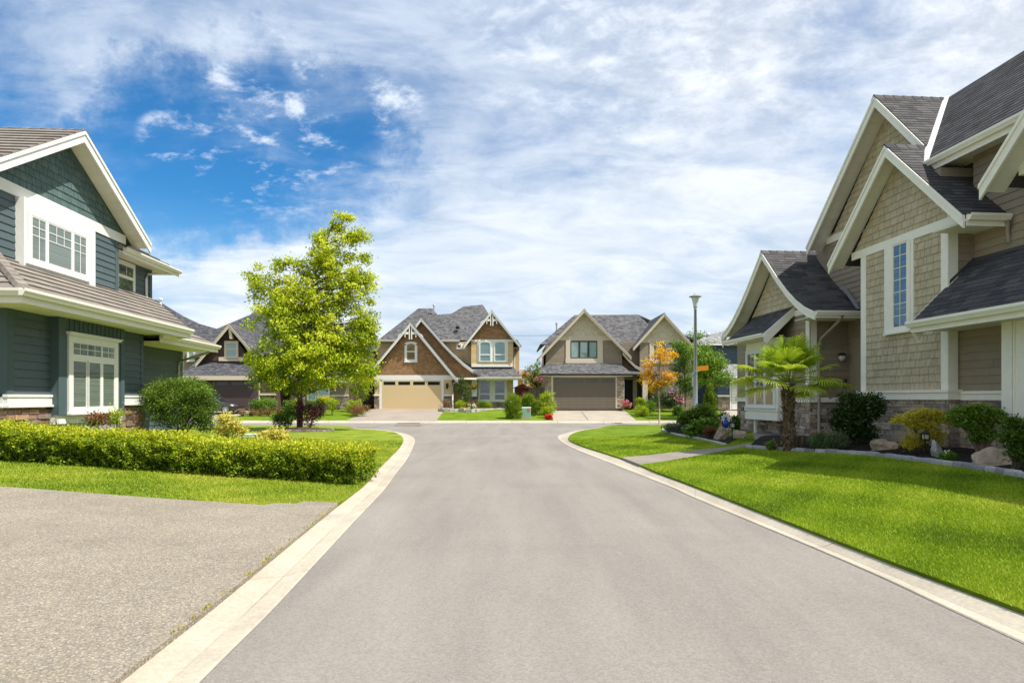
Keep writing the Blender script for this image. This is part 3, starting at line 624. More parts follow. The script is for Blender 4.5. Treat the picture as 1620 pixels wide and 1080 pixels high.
RV = 735; LV = 745; RT = local_frame(RV); LT = local_frame(LV)
# ================================================================== RIGHT HOUSE
def right_house():
    R = lambda px, py, x: LP(RV, px, py, x)+V3(0, .72, 0)
    H = thing('taupe_house', 'large taupe shake-sided house on the right with stacked cream-edged gables and dark shingles', 'house', (11.5, 15.5, .1), RT)
    N = -X
    xA, xB, xL = 10.85, 11.45, 11.1
    roof = MB(); rake = MB(); sof = MB()
    # --- bay and its gable
    ap = R(1400, 230, 10.4); y0, z0 = ap.y, ap.z; hr = 2.46; ez = z0-hr*.985
    gable(Y, X, (0, 0, 0), [(y0-hr, ez), (y0, z0), (y0+hr, ez)], 10.4, xA, [11.75, 11.9, 12.4], roof, rake, sof, seed=3, drop=.27, thick=.09)
    w = MB(); yl, yr = 17.25, 14.15; zf0 = 5.62
    gh = lambda y: z0-.15-abs(y-y0)*.985
    clad(w, (xA, 0, 0), Y, Z, N, [(y0-1.95, zf0), (y0+1.95, zf0), (y0, z0-.12)], .185, (.10, .30), .022, .002, .003, .012, seed=5)
    w.build('gable_wall', TSH, H)
    w = MB(); clad(w, (xA, 0, 0), Y, Z, N, [(yr+.2, 1.8), (yl-.2, 1.8), (yl-.2, 5.45), (yr+.2, 5.45)], .185, (.10, .30), .022, .002, .003, .012, seed=6); w.build('shake_wall', TSH, H)
    c = MB(); c.box((xA+.004, yr+.01, .2), (xB+.4, yl-.01, 6.2)); c.box((xA+.05, yr+.3, 6.2), (xB+.4, yl-.3, 6.9)); c.build('wall', TLAP, H)
    t = MB(True); t.ob((xA, 0, 0), Y, Z, N, yr-.02, yr+.2, 1.8, 5.45, 0, .03); t.ob((xA, 0, 0), Y, Z, N, yl-.2, yl+.02, 1.8, 5.45, 0, .03)
    t.ob((0, yr, 0), X, Z, -Y, xA-.03, xA+.2, 1.8, 5.75, 0, .025); t.build('corner_board', CREAM, H)
    t = MB(); t.ob((xA, 0, 0), Y, Z, N, y0-2.0, y0+2.0, 5.45, 5.66, 0, .04); t.build('frieze_board', CREAM, H)
    # return wall of the bay, facing the near side, and main wall beyond it
    w = MB(); clad(w, (0, yr, 0), X, Z, -Y, [(xA+.2, 1.8), (xB+.6, 1.8), (xB+.6, 5.75), (xA+.2, 5.75)], .17, (3, 4), .020, seed=7)
    clad(w, (xB, 0, 0), Y, Z, N, [(6, 3.2), (yr, 3.2), (yr, 7.2), (6, 7.2)], .17, (3, 4), .020, seed=8)
    clad(w, (xL, 0, 0), Y, Z, N, [(6, 1.75), (yr, 1.75), (yr, 3.3), (6, 3.3)], .17, (3, 4), .020, seed=9); w.build('siding', TLAP, H)
    c = MB(); c.box((xB+.01, 6, 3.0), (16, yr, 7.15)); c.box((xL+.01, 6, .1), (16, yr, 3.2)); c.box((12.01, yl, .1), (16, 21.5, 7.0)); c.build('wall', TLAP, H)
    # stone base and belt
    s = MB(); clad(s, (xA, 0, 0), Y, Z, N, [(yr-.02, .2), (yl+.02, .2), (yl+.02, 1.57), (yr-.02, 1.57)], (.05, .15), (.14, .55), .025, .0, .022, .007, flat=True, seed=10)
    clad(s, (0, yr, 0), X, Z, -Y, [(xA, .2), (xL+.3, .2), (xL+.3, 1.57), (xA, 1.57)], (.05, .15), (.14, .5), .025, 0, .02, .007, flat=True, seed=11)
    clad(s, (xL, 0, 0), Y, Z, N, [(12.5, .2), (yr, .2), (yr, 1.57), (12.5, 1.57)], (.05, .15), (.14, .55), .025, 0, .022, .007, flat=True, seed=12); s.build('stone_base', LEDGE, H)
    t = MB(); t.box((xA-.10, yr-.10, 1.57), (xA+.02, yl+.06, 1.74)); t.box((xA-.13, yr-.13, 1.74), (xA+.02, yl+.08, 1.80)); t.box((xA+.02, yr-.10, 1.57), (xL+.1, yr-.002, 1.74)); t.box((xA+.02, yr-.13, 1.74), (xL+.1, yr-.002, 1.80))
    t.box((xL-.05, 12.5, 1.565), (xL+.02, yr-.10, 1.70)); t.box((xL-.08, 12.5, 1.70), (xL+.02, yr-.13, 1.76)); t.build('belt_course', CREAM, H)
    # tall window with small panes
    window(H, (xA, 15.42, 3.36), Y, N, .54, 2.10, (.10, .22, .0, .10), [(0, .54, 0, 2.10, 2, 7)], CREAM, 'blind', M('sky_reflection_blind', [(.05, .09, .17), (.10, .16, .27)], .5), sill=.07, depth=.06)  # slats coloured blue to stand for sky reflected in the panes
    t = MB(True); t.ob((xA, 0, 0), Y, Z, N, 15.22, 15.315, 3.2, 5.45, 0, .045); t.ob((xA, 0, 0), Y, Z, N, 16.185, 16.28, 3.2, 5.45, 0, .045); t.build('window_trim', CREAM, H)
    # --- big gable behind, and the roof C that meets it in a valley
    ap = R(1383, 152, 11.45); Y0, Z0 = ap.y, ap.z; hl = 3.52; zl = Z0-hl*.96; xr, xe = 13.6, 10.97; ye = 15.0; ze = Z0-(Y0-ye)*1.10
    yk = ye+.48*(Y0-ye)/(xr-xe)
    gable(Y, X, (0, 0, 0), [(yk, Z0-(Y0-yk)*1.10), (Y0, Z0), (Y0+hl, zl)], 11.45, 12.0, [11.5, xr, 15.5], roof, rake, sof, seed=13, drop=.29, thick=.1)
    w = MB(); clad(w, (12, 0, 0), Y, Z, N, [(Y0-2.4, zl+.15), (Y0+hl-.55, zl+.15), (Y0+.1, Z0-.2), (Y0-.1, Z0-.2)], .185, (.1, .3), .022, .002, .003, .012, seed=14); w.build('gable_wall', TSH, H)
    w = MB(); clad(w, (12, 0, 0), Y, Z, N, [(yl, 3.5), (Y0+hl-.5, 3.5), (Y0+hl-.5, zl+.1), (yl, zl+.1)], .17, (3, 4), .020, seed=15); w.build('siding', TLAP, H)
    t = MB(); t.ob((12, 0, 0), Y, Z, N, yl-.5, Y0+hl-.3, zl+.0, zl+.22, 0, .035); t.build('frieze_board', CREAM, H)
    c = MB(); c.prism([(12.02, Y0-2.3, zl-.3), (12.02, Y0+hl-.6, zl-.3), (12.02, Y0+hl-.6, zl+.2), (12.02, Y0, Z0-.35)], (3.4, 0, 0)); c.build('wall', TLAP, H)
    roofpoly(roof, [(xe, ye, ze), (xe, 4, ze), (xr, 4, Z0), (xr, Y0, Z0)], seed=16)
    roofpoly(roof, [(16.2, 4, ze), (16.2, Y0, ze), (xr, Y0, Z0), (xr, 4, Z0)], row=.3, cw=(1, 2), seed=17)
    v = MB(); a = Vector((xe-.03, ye+.02, ze+.05)); b = Vector((xr, Y0+.02, Z0+.05)); d = (b-a).normalized(); sd = d.cross(Z).normalized(); v.prism([a+sd*.075, b+sd*.075, b-sd*.075, a-sd*.075], Z*.03); v.build('valley_flashing', M('white_metal', (.75, .75, .76), .35, spec=.5), H)
    # eave D: gable at the near edge of the frame
    dy = 12.79; dz = 5.93; dap = (10.55, dz+2.24)
    gable(Y, X, (0, 0, 0), [(8.3, dz), (dap[0], dap[1]), (dy, dz)], 10.4, 10.95, [10.7, 13.2, 11.3], roof, rake, sof, seed=18, drop=.30, thick=.1)
    w = MB(); clad(w, (10.95, 0, 0), Y, Z, N, [(8.7, 6.25), (dy-.45, 6.25), (dap[0]+.05, dap[1]-.3), (dap[0]-.05, dap[1]-.3)], .185, (.1, .3), .022, .002, .003, .012, seed=19); w.build('gable_wall', TSH, H)
    t = MB(); t.box((10.93, 8.6, 6.0), (11.44, dy-.35, 6.24)); t.build('frieze_board', CREAM, H)
    c = MB(); c.prism([(10.97, 8.8, 6.2), (10.97, dy-.5, 6.2), (10.97, dap[0], dap[1]-.3)], (1.5, 0, 0)); c.build('wall', TLAP, H)
    gut = MB()
    gutter(gut, (xe, ye+.05, ze-.10), (xe, 12.2, ze-.10), N); gutter(gut, (10.47, y0-hr-.02, ez-.13), (11.38, y0-hr-.02, ez-.13), -Y)
    soffit(sof, (xe+.02, ye, ze-.12), (xe+.02, 12.3, ze-.12), X, .75); soffit(sof, (10.47, y0-hr, ez-.15), (11.5, y0-hr, ez-.15), Y, .95)
    fas = MB(True); fas.box((xe-.005, 12.3, ze-.22), (xe+.02, ye+.03, ze-.005)); fas.box((10.47, y0-hr-.018, ez-.24), (11.4, y0-hr+.002, ez-.01))
    # --- lower roof L over the ground floor
    lx, lz, lt, ly = 10.02, 3.31, 4.69, 14.22
    roofpoly(roof, [(lx, ly, lz), (lx, 5, lz), (xB-.01, 5, lt), (xB-.01, ly, lt)], seed=21)
    gutter(gut, (lx, ly+.03, lz-.13), (lx, 5, lz-.13), N, .14, .14); soffit(sof, (lx+.02, ly, lz-.2), (lx+.02, 6, lz-.2), X, 1.05); fas.box((lx-.004, 5, lz-.24), (lx+.02, ly, lz-.01))
    rake.prism([(lx-.02, ly, lz-.02), (xA, ly, lz+.80), (xA, ly, lz+.42), (lx+.32, ly, lz-.16), (lx+.18, ly, lz-.42), (lx+.02, ly, lz-.2)], (0, .05, 0)); rake.cut()
    t = MB(); t.box((xB-.03, 5, lt-.02), (xB, ly, lt+.06)); t.prism([(xA, yr-.03, lz+.86), (xB, yr-.03, lt+.02), (xB, yr-.03, lt+.10), (xA, yr-.03, lz+.94)], (0, .03, 0)); t.build('flashing', M('dark_flashing', (.06, .06, .065), .5), H)
    # pilaster wall in front at the near edge
    px_ = 10.7; yp = 12.56
    w = MB(); w.box((px_, 5, 1.18), (xL+.05, yp, lz-.2)); 
    for a in (yp-.13, yp-.28, yp-.62, yp-.96, yp-1.3): w.ob((px_, 0, 0), Y, Z, N, a-(.11 if a == yp-.13 else .02), a+(.13 if a == yp-.13 else .02), 1.30, lz-.2, 0, .025 if a != yp-.28 else .022)
    w.box((px_-.05, 5, 1.05), (xL+.05, yp+.03, 1.17)); w.box((px_+.01, 5, .1), (xL+.05, yp-.02, 1.05)); w.build('pilaster', CREAM, H)
    downspout(H, [(10.98+.35, 13.12, ez-.12), (11.34, 13.14, ez-.22), (11.40, 13.2, ez-.34), (11.41, 13.2, lz+1.55)], TRIMD)
    # --- E: low gabled wing with flared eaves
    apE = (21.8, 6.66); half = [(0, 0), (1.1, -1.06), (1.75, -1.62), (2.3, -2.02), (2.8, -2.3), (3.3, -2.50)]
    prof = [(apE[0]-a, apE[1]+b) for a, b in half[::-1]]+[(apE[0]+a, apE[1]+b) for a, b in half[1:]]
    gable(Y, X, (0, 0, 0), prof, 10.2, 10.75, [12.4]*len(prof), roof, rake, sof, seed=23, drop=.25, thick=.08)
    w = MB(); clad(w, (10.75, 0, 0), Y, Z, N, [(19.95, 4.62), (23.65, 4.62), (23.1, 5.1), (21.9, 6.35), (21.7, 6.35), (20.5, 5.1)], .185, (.1, .3), .022, .002, .003, .012, seed=24); w.build('gable_wall', TSH, H)
    w = MB(); clad(w, (10.75, 0, 0), Y, Z, N, [(19.9, 1.6), (24.6, 1.6), (24.6, 4.3), (19.9, 4.3)], .17, (3, 4), .020, seed=25)
    clad(w, (0, 19.69, 0), X, Z, -Y, [(10.95, 1.6), (12.6, 1.6), (12.6, 4.2), (10.95, 4.2)], .17, (3, 4), .020, seed=26); w.build('siding', TLAP, H)
    c = MB(); c.box((10.76, 19.7, .1), (16, 25, 4.15)); c.prism([(10.76, 19.2, 4.1), (10.76, 24.4, 4.1), (10.76, 23.2, 5.0), (10.76, 21.8, 6.4), (10.76, 20.4, 5.0)], (1.6, 0, 0)); c.build('wall', TLAP, H)
    s = MB(); clad(s, (10.75, 0, 0), Y, Z, N, [(19.67, .3), (24.9, .3), (24.9, 1.48), (19.67, 1.48)], (.05, .15), (.14, .5), .03, 0, .022, .007, flat=True, seed=27)
    clad(s, (0, 19.69, 0), X, Z, -Y, [(10.72, .3), (12.6, .3), (12.6, 1.48), (10.72, 1.48)], (.05, .15), (.14, .5), .03, 0, .022, .007, flat=True, seed=28); s.build('stone_base', LEDGE, H)
    t = MB(True); t.ob((10.75, 0, 0), Y, Z, N, 19.66, 19.9, 1.6, 4.25, 0, .03); t.ob((0, 19.69, 0), X, Z, -Y, 10.72, 10.95, 1.6, 4.1, 0, .03); t.build('corner_board', CREAM, H)
    t = MB(); t.box((10.66, 19.58, 1.48), (10.76, 25, 1.63)); t.box((10.76, 19.58, 1.48), (12.6, 19.68, 1.63)); t.build('belt_course', CREAM, H)
    ee = apE[1]-2.5
    gutter(gut, (10.22, 18.5, ee-.13), (12.0, 18.5, ee-.13), -Y); soffit(sof, (10.25, 18.5, ee-.15), (12, 18.5, ee-.15), Y, 1.2); fas.box((10.22, 18.485, ee-.2), (12, 18.505, ee-.01))
    t = MB(); t.ob((10.75, 0, 0), Y, Z, N, 19.6, 21, 4.26, 4.45, 0, .035); t.build('frieze_board', CREAM, H)
    # pent roof and box bay window under it
    px0, pz0, pz1, ya, yb = 9.72, 3.72, 4.58, 20.6, 23.62
    roofpoly(roof, [(px0, yb, pz0), (px0, ya, pz0), (10.74, ya, pz1), (10.74, yb, pz1)], seed=29, thick=.07)
    rake.prism([(px0-.02, ya-.05, pz0+.0), (10.74, ya-.05, pz1+.02), (10.74, ya-.05, pz1-.24), (px0+.05, ya-.05, pz0-.33), (px0-.02, ya-.05, pz0-.28)], (0, .06, 0)); rake.cut()
    gutter(gut, (px0, ya-.03, pz0-.13), (px0, yb+.02, pz0-.13), N); soffit(sof, (px0+.02, ya, pz0-.16), (px0+.02, yb, pz0-.16), X, .95)
    rake.prism([(10.1, 24.98, 4.05), (10.18, 24.98, 3.6), (10.30, 24.98, 3.9), (10.34, 24.98, 4.1)], (0, .06, 0)); rake.cut()
    b = MB(); b.box((10.25, 20.75, .86), (10.76, 23.1, 3.56)); b.box((10.22, 20.72, .86), (10.25, 23.13, 1.1)); b.box((10.21, 20.70, 1.16), (10.25, 23.15, 1.28)); b.box((10.76, 20.2, 3.3), (10.80, 20.7, 3.5)); b.box((10.33, 22.55, .1), (10.4, 22.65, .86)); b.build('bay_window_box', CREAM, H)
    window(H, (10.25, 20.98, 1.36), Y, N, 1.95, 1.85, (.14, .12, .12, .06), [(0, .60, 0, 1.85, 1, 1), (.66, 1.3, 0, 1.85, 1, 1), (1.36, 1.95, 0, 1.85, 1, 1)], WHITE, 'flat', M('bay_interior', [(.20, .21, .16), (.10, .10, .08)], .6, None, (3, .6)), sill=.03, depth=.05)
    downspout(H, [(11.05, 18.45, ee-.1), (11.02, 18.6, ee-.28), (10.97, 19.45, ee-.72), (10.97, 19.58, ee-.95), (10.97, 19.58, .3)], TRIMD, .045)
    # wall lantern
    lg = MB(); c = Vector((11.7, 19.55, 2.86)); lg.lathe(c, [(.0, .16), (.07, .15), (.12, .1), (.11, .06), (.0, .06)], 12); lg.box((11.66, 19.56, 2.82), (11.74, 19.69, 3.0)); la = lg.build('wall_lantern', M('dark_bronze', (.03, .026, .022), .4), H)
    MB().lathe(c, [(.0, -.1), (.06, -.09), (.105, -.02), (.105, .06), (0, .07)], 12).build('lamp_glass', M('frosted_glass', (.6, .56, .48), .4), la, smooth=True)
    MB().box((11.8, 19.62, 1.95), (11.9, 19.69, 2.2)).build('meter_box', M('dark_bronze'), H) if False else MB().box((11.8, 19.62, 1.95), (11.9, 19.69, 2.2)).build('meter_box', MATS['dark_bronze'], H)
    vf = MB(); vf.prism([(11.5, 18.52, ee+.07), (11.62, 18.52, ee+.07), (12.02, 19.9, ee+.98), (11.88, 19.9, ee+.98)], (0, 0, .03)); vf.build('valley_flashing', M('grey_flashing', (.25, .25, .27), .5), H)
    roof.build('roof', SHING, H); rake.build('rake_board', CREAM, H); sof.build('soffit', SOF, H); gut.build('gutter', CREAM, H); fas.build('fascia', CREAM, H); H.location += Matrix.Rotation(RT, 3, 'Z') @ V3(0, -.72, 0)
TRIMD = M('taupe_metal', (.30, .26, .20), .45)
right_house()
# ================================================================== LEFT HOUSE
def left_house():
    H = thing('teal_house', 'dark teal two-storey house on the left with brown tiled roofs and white trim', 'house', (-11, 16, .3), LT)
    N = X; roof = MB(); rake = MB(); sof = MB(); gut = MB(); fas = MB(True)
    yc, zc = 17.1, 8.82; p = .615; hr = 3.55; zt = zc-hr*p; xb, xw = -10.4, -10.95; RK = dict(row=.34, cw=(.30, .34), t=.035, stag=True)
    gable(Y, -X, (0, 0, 0), [(yc-hr, zt), (yc, zc), (yc+hr, zt)], -xb, -xw, [17]*3, roof, rake, sof, seed=41, drop=.30, thick=.12, **RK)
    w = MB(); fz = 6.74; clad(w, (xw, 0, 0), Y, Z, N, [(yc-2.95, fz), (yc+2.95, fz), (yc, zc-.2)], .2, (.10, .26), .024, .002, .004, .012, seed=42); w.build('gable_wall', TEALS, H)
    w = MB(); clad(w, (xw, 0, 0), Y, Z, N, [(12.5, 4.2), (19.55, 4.2), (19.55, 6.5), (12.5, 6.5)], .19, (3, 4), .024, seed=43)
    clad(w, (-11.5, 0, 0), Y, Z, N, [(19.7, 4.2), (22.8, 4.2), (22.8, 6.3), (19.7, 6.3)], .19, (3, 4), .024, seed=44); w.build('siding', TEAL, H)
    c = MB(); c.box((-17, 12.4, 3.6), (xw-.01, 19.69, 6.6)); c.prism([(xw-.01, yc-2.9, 6.6), (xw-.01, yc+2.9, 6.6), (xw-.01, yc, zc-.25)], (-6, 0, 0)); c.box((-17, 19.69, 3.6), (-11.51, 22.9, 6.35)); c.box((-17, 13.81, .2), (-10.11, 19.49, 3.7)); c.box((-17, 19.4, .2), (-10.91, 23.96, 3.55)); c.build('wall', TEALB, H)
    t = MB(); t.ob((xw, 0, 0), Y, Z, N, 12.4, 20.1, 6.46, 6.74, 0, .045); t.build('frieze_board', WHITE, H)
    t = MB(True); t.ob((xw, 0, 0), Y, Z, N, 19.55, 19.72, 4.2, 6.46, 0, .03); t.ob((-11.5, 0, 0), Y, Z, N, 22.75, 22.92, 4.2, 6.3, 0, .03); t.ob((-10.1, 0, 0), Y, Z, N, 13.78, 13.98, 1.7, 3.6, 0, .03); t.ob((0, 13.8, 0), X, Z, -Y, -10.3, -10.07, 1.7, 3.6, 0, .03); t.ob((-10.1, 0, 0), Y, Z, N, 19.36, 19.52, 1.7, 3.6, 0, .03); t.ob((-10.9, 0, 0), Y, Z, N, 23.8, 23.98, .6, 3.5, 0, .03); t.build('corner_board', TEALB, H)
    # upper box window
    b = MB(); b.box((-10.955, 15.27, 4.80), (-10.73, 18.17, 6.455)); b.build('window_box', WHITE, H)
    window(H, (-10.73, 15.47, 5.0), Y, N, 2.23, 1.07, (.12, .12, .12, .10), [(0, .55, 0, 1.07, 2, 1), (.60, 1.58, 0, 1.07, 1, 1), (1.63, 2.23, 0, 1.07, 2, 1)], WHITE, 'blind', BLIND, sill=.02, depth=.05)
    g = MB()
    for a, b_, n in ((.035, .515, 2), (.635, 1.545, 3), (1.665, 2.195, 2)):
        for i in range(1, n): u = a+(b_-a)*i/n; g.ob((-10.73, 15.47, 5.0), Y, Z, N, u-.008, u+.008, .60, 1.03, .034, .042)
        for v in (.60, .81): g.ob((-10.73, 15.47, 5.0), Y, Z, N, a, b_, v-.008, v+.008, .035, .043)
    g.build('window_grid', WHITE, H)
    window(H, (-11.5, 20.72, 5.02), Y, N, .94, 1.02, (.09, .09, .12, .09), [(0, .94, 0, .60, 1, 1), (0, .94, .63, 1.02, 2, 1)], WHITE, 'flat', M('dim_curtain', (.16, .21, .21), .6), sill=.02, depth=.045)
    # recessed upper eave
    ey = 23.75; roofpoly(roof, [(-10.9, 19.7, 6.36), (-10.9, ey, 6.36), (-14.5, ey-1.5, 8.4), (-14.5, 19.7, 8.4)], seed=45, thick=.1, **RK)
    roofpoly(roof, [(-10.9, ey, 6.36), (-17, ey, 6.36), (-14.5, ey-1.5, 8.4)], seed=46, thick=.1, **RK)
    gutter(gut, (-10.9, 19.95, 6.24), (-10.9, ey, 6.24), N, .12, .12); soffit(sof, (-10.92, 19.6, 6.2), (-10.92, ey, 6.2), -X, .62); fas.box((-10.92, 19.95, 6.14), (-10.897, ey, 6.35)); soffit(sof, (-11.52, 22.9, 6.2), (-11.52, ey, 6.2), -X, 4)
    soffit(sof, (-10.94, 19.7, 6.4), (-10.94, 20.6, 6.4), -X, .6)
    downspout(H, [(-10.95, 23.2, 6.24), (-11.02, 23.1, 6.12), (-11.42, 22.5, 6.0), (-11.44, 22.45, 5.8), (-11.44, 22.45, 4.9)], WHITE, .04)
    # lower roof L
    e, tx = -9.09, -10.95; z1, y1, y2 = 3.82, 12.8, 20.5; pl = .58; T = lambda x: z1+pl*(e-x)
    roofpoly(roof, [(e, y1, z1), (e, y2, z1), (-11.5, y2+2.41, T(-11.5)), (-11.5, y1+2.41, T(-11.5))], seed=47, thick=.1, **RK)
    roofpoly(roof, [(-20, y1, z1), (e, y1, z1), (-11.3, y1+2.21, T(-11.3)), (-20, y1+2.21, T(-11.3))], seed=48, thick=.1, **RK)
    k = 0; a = Vector((e+.02, y1-.02, z1+.06)); b = Vector((-11.2, y1+2.11, T(-11.2)+.06)); n_ = 9
    for i in range(n_):
        q0 = a.lerp(b, i/n_); q1 = a.lerp(b, (i+1.12)/n_); d = (q1-q0).normalized(); s_ = d.cross(Z).normalized()*.13
        roof.prism([q0+s_-Z*.05, q0+s_*.6+Z*.05, q0-s_*.6+Z*.05, q0-s_-Z*.05], (q1-q0)-Z*.03, rnd.random())
    roof.cut()
    gutter(gut, (e, y1-.13, z1-.14), (e, y2, z1-.14), N, .13, .15); gutter(gut, (-20, y1, z1-.14), (e, y1, z1-.14), -Y, .13, .15)
    fas.box((e-.02, y1, z1-.28), (e+.003, y2, z1-.01)); fas.box((-20, y1-.003, z1-.28), (e-.02, y1+.02, z1-.01)); fas.box((-11.5, y2-.02, z1-.28), (e, y2+.003, z1-.0))
    soffit(sof, (e-.02, y1, z1-.25), (e-.02, y2, z1-.25), -X, 1.0); soffit(sof, (-20, y1+.02, z1-.25), (e-1.05, y1+.02, z1-.25), Y, 1.0); soffit(sof, (-9.92, 18.0, z1-.255), (-9.92, y2, z1-.255), -X, 1.2)
    # second low roof
    e2, zz, ya, yb = -9.62, 3.60, 20.5, 24.1
    roofpoly(roof, [(e2, ya, zz), (e2, yb, zz), (-12.2, yb-2.58, zz+1.5), (-12.2, ya, zz+1.5)], seed=49, thick=.1, **RK)
    roofpoly(roof, [(e2, yb, zz), (-16, yb, zz), (-14, yb-2.58, zz+1.5), (-12.2, yb-2.58, zz+1.5)], seed=50, thick=.1, **RK)
    gutter(gut, (e2, 19.6, zz-.13), (e2, yb, zz-.13), N, .13, .13); fas.box((e2-.02, 19.6, zz-.26), (e2+.003, yb, zz-.01)); soffit(sof, (e2-.02, 19.6, zz-.24), (e2-.02, yb, zz-.24), -X, 1.35)
    downspout(H, [(-9.7, 23.75, zz-.1), (-9.85, 23.7, zz-.3), (-10.8, 23.6, zz-.62), (-10.84, 23.6, zz-.8), (-10.84, 23.6, .5)], M('pale_pipe', (.36, .36, .30), .4), .045)
    # ground floor
    w = MB(); clad(w, (-10.1, 0, 0), Y, Z, N, [(13.95, 1.69), (15.2, 1.69), (15.2, 3.6), (13.95, 3.6)], .19, (3, 4), .024, seed=51); clad(w, (-10.1, 0, 0), Y, Z, N, [(18.07, 1.66), (19.4, 1.66), (19.4, 3.6), (18.07, 3.6)], .19, (3, 4), .024, seed=52)
    clad(w, (0, 13.8, 0), X, Z, -Y, [(-14, 1.69), (-10.3, 1.69), (-10.3, 3.6), (-14, 3.6)], .19, (3, 4), .024, seed=53); clad(w, (-10.9, 0, 0), Y, Z, N, [(19.5, .5), (23.8, .5), (23.8, 3.4), (19.5, 3.4)], .19, (3, 4), .024, seed=54); w.build('siding', TEAL, H)
    b = MB(); b.box((-10.12, 15.2, 1.2), (-9.9, 18.07, 3.58)); 
    for y in np.arange(15.26, 18.05, .19): b.ob((-9.9, 0, 0), Y, Z, N, y-.018, y+.018, 3.15 if 15.5 < y < 17.7 else 1.2, 3.57, 0, .018)
    b.ob((-9.9, 0, 0), Y, Z, N, 15.19, 15.5, 1.2, 3.57, 0, .022); b.ob((-9.9, 0, 0), Y, Z, N, 17.9, 18.08, 1.2, 3.57, 0, .022); b.build('board_and_batten_bay', TEALB, H)
    t = MB(); 
    for y0, y1_ in ((13.72, 15.19), (18.09, 19.56)): t.box((-10.12, y0, 1.42), (-10.03, y1_, 1.63)); t.box((-10.12, y0-.02, 1.40), (-9.99, y1_+.0, 1.45)); t.box((-10.12, y0-.02, 1.63), (-10.01, y1_, 1.69))
    t.box((-14, 13.71, 1.42), (-10.12, 13.79, 1.63)); t.box((-14, 13.68, 1.40), (-10.12, 13.79, 1.45)); t.box((-10.12, 15.22, .98), (-9.93, 18.05, 1.2)); t.build('belt_course', WHITE, H)
    s = MB()
    for y0, y1_ in ((13.76, 15.2), (18.07, 19.54)): clad(s, (-10.1, 0, 0), Y, Z, N, [(y0, .2), (y1_, .2), (y1_, 1.42), (y0, 1.42)], (.10, .2), (.16, .5), .03, 0, .02, .016, flat=True, seed=int(y0*7))
    clad(s, (0, 13.8, 0), X, Z, -Y, [(-14, .2), (-10.07, .2), (-10.07, 1.42), (-14, 1.42)], (.10, .2), (.16, .5), .03, 0, .02, .016, flat=True, seed=56); s.build('stone_base', SAND, H)
    c = MB(); c.box((-10.13, 15.3, .2), (-9.96, 18, .98)); c.build('bay_foundation', M('foundation_concrete', (.3, .29, .27), .9, (30, .4)), H)
    window(H, (-9.9, 15.68, 1.36), Y, N, 1.87, 1.66, (.15, .15, .14, .12), [(0, .60, 0, 1.20, 1, 1), (.65, 1.22, 0, 1.20, 1, 1), (1.27, 1.87, 0, 1.20, 1, 1), (0, 1.87, 1.31, 1.66, 6, 2)], WHITE, 'blind', BLIND, sill=.06, crown=.05, depth=.055)
    roof.build('roof', TILE, H); rake.build('rake_board', WHITE, H); sof.build('soffit', SOF, H); gut.build('gutter', M('ivory_gutter', (.72, .69, .60), .5), H); fas.build('fascia', MATS['ivory_gutter'], H); H.location += Matrix.Rotation(LT, 3, 'Z') @ V3(0, .67, 0)
left_house()
# ================================================================== FAR HOUSES (facing the cross street)
GOLDL = M('golden_siding', [(.52, .38, .20), (.60, .45, .25)], .75, None, (5, .06)); BROWNS = M('brown_shakes', [(.225, .125, .060), (.33, .19, .092)], .8, (30, .3), (6, .12))
GOLDD = M('golden_door', (.62, .47, .26), .55); STONEF = M('warm_ledge_stone', [(.12, .09, .075), (.30, .22, .16), (.42, .34, .26), (.22, .17, .14), (.36, .27, .2)], .9, (20, .8), (9, .3))
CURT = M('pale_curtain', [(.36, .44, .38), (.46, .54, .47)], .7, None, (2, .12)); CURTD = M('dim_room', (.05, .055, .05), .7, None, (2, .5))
FN = -Y
def fclad(w, y, px, row=.18, cw=(3, 4), t=.016, seed=1, **k):
    P = [F(a, b, y) for a, b in px]; clad(w, (0, y, 0), X, Z, FN, [(p.x, p.z) for p in P], row, cw, t, seed=seed, **k)
def fbox(m, px0, py0, px1, py1, y, y0, y1, t=.5):
    a = F(px0, py1, y); b = F(px1, py0, y); m.box((a.x, y0, a.z), (b.x, y1, b.z), t)
def roofpx(mb, pts, y0, pitch, seed, thick=.1, **k):
    """roof slope facing the street: plane through its eave at depth y0, outline given by sight lines"""
    z0 = F(*pts[0], y0).z; out = []
    for px, py in pts:
        s = (630-py)/1000; y = (z0-pitch*y0-CH)/(s-pitch); out.append(F(px, py, y))
    roofpoly(mb, out, row=.14, cw=(.14, .32), t=.014, thick=thick, seed=seed, **k); return out
def fgable(y, prof_px, d0, dw, db, roof, rake, sof, seed, drop=.24, **k):
    P = [F(a, b, y) for a, b in prof_px]
    gable(X, Y, (0, 0, 0), [(p.x, p.z) for p in P], d0, dw, db, roof, rake, sof, seed=seed, drop=drop, row=.14, cw=(.14, .32), t=.014, **k); return P
def fwin(H, y, x0, y0, x1, y1, split_v=None, cols=1, fill='flat', fm=None, wm=None, trim=(.14, .14, .14, .14), arch=0, hs=None, sill=.03):
    a = F(x0, y1, y); b = F(x1, y0, y); w, h = b.x-a.x, b.z-a.z; lit = []
    cw = (w-.08*(cols-1))/cols
    for i in range(cols):
        u = i*(cw+.08)
        if hs: lit += [(u, u+cw, 0, h*hs, 1, 1), (u, u+cw, h*hs+.05, h, 1, 1)]
        else: lit.append((u, u+cw, 0, h, 1, 1))
    return window(H, (a.x, y, a.z), X, FN, w, h, trim, lit, wm or WHITE, fill, fm or CURT, sill=sill, depth=.06, arch=arch)
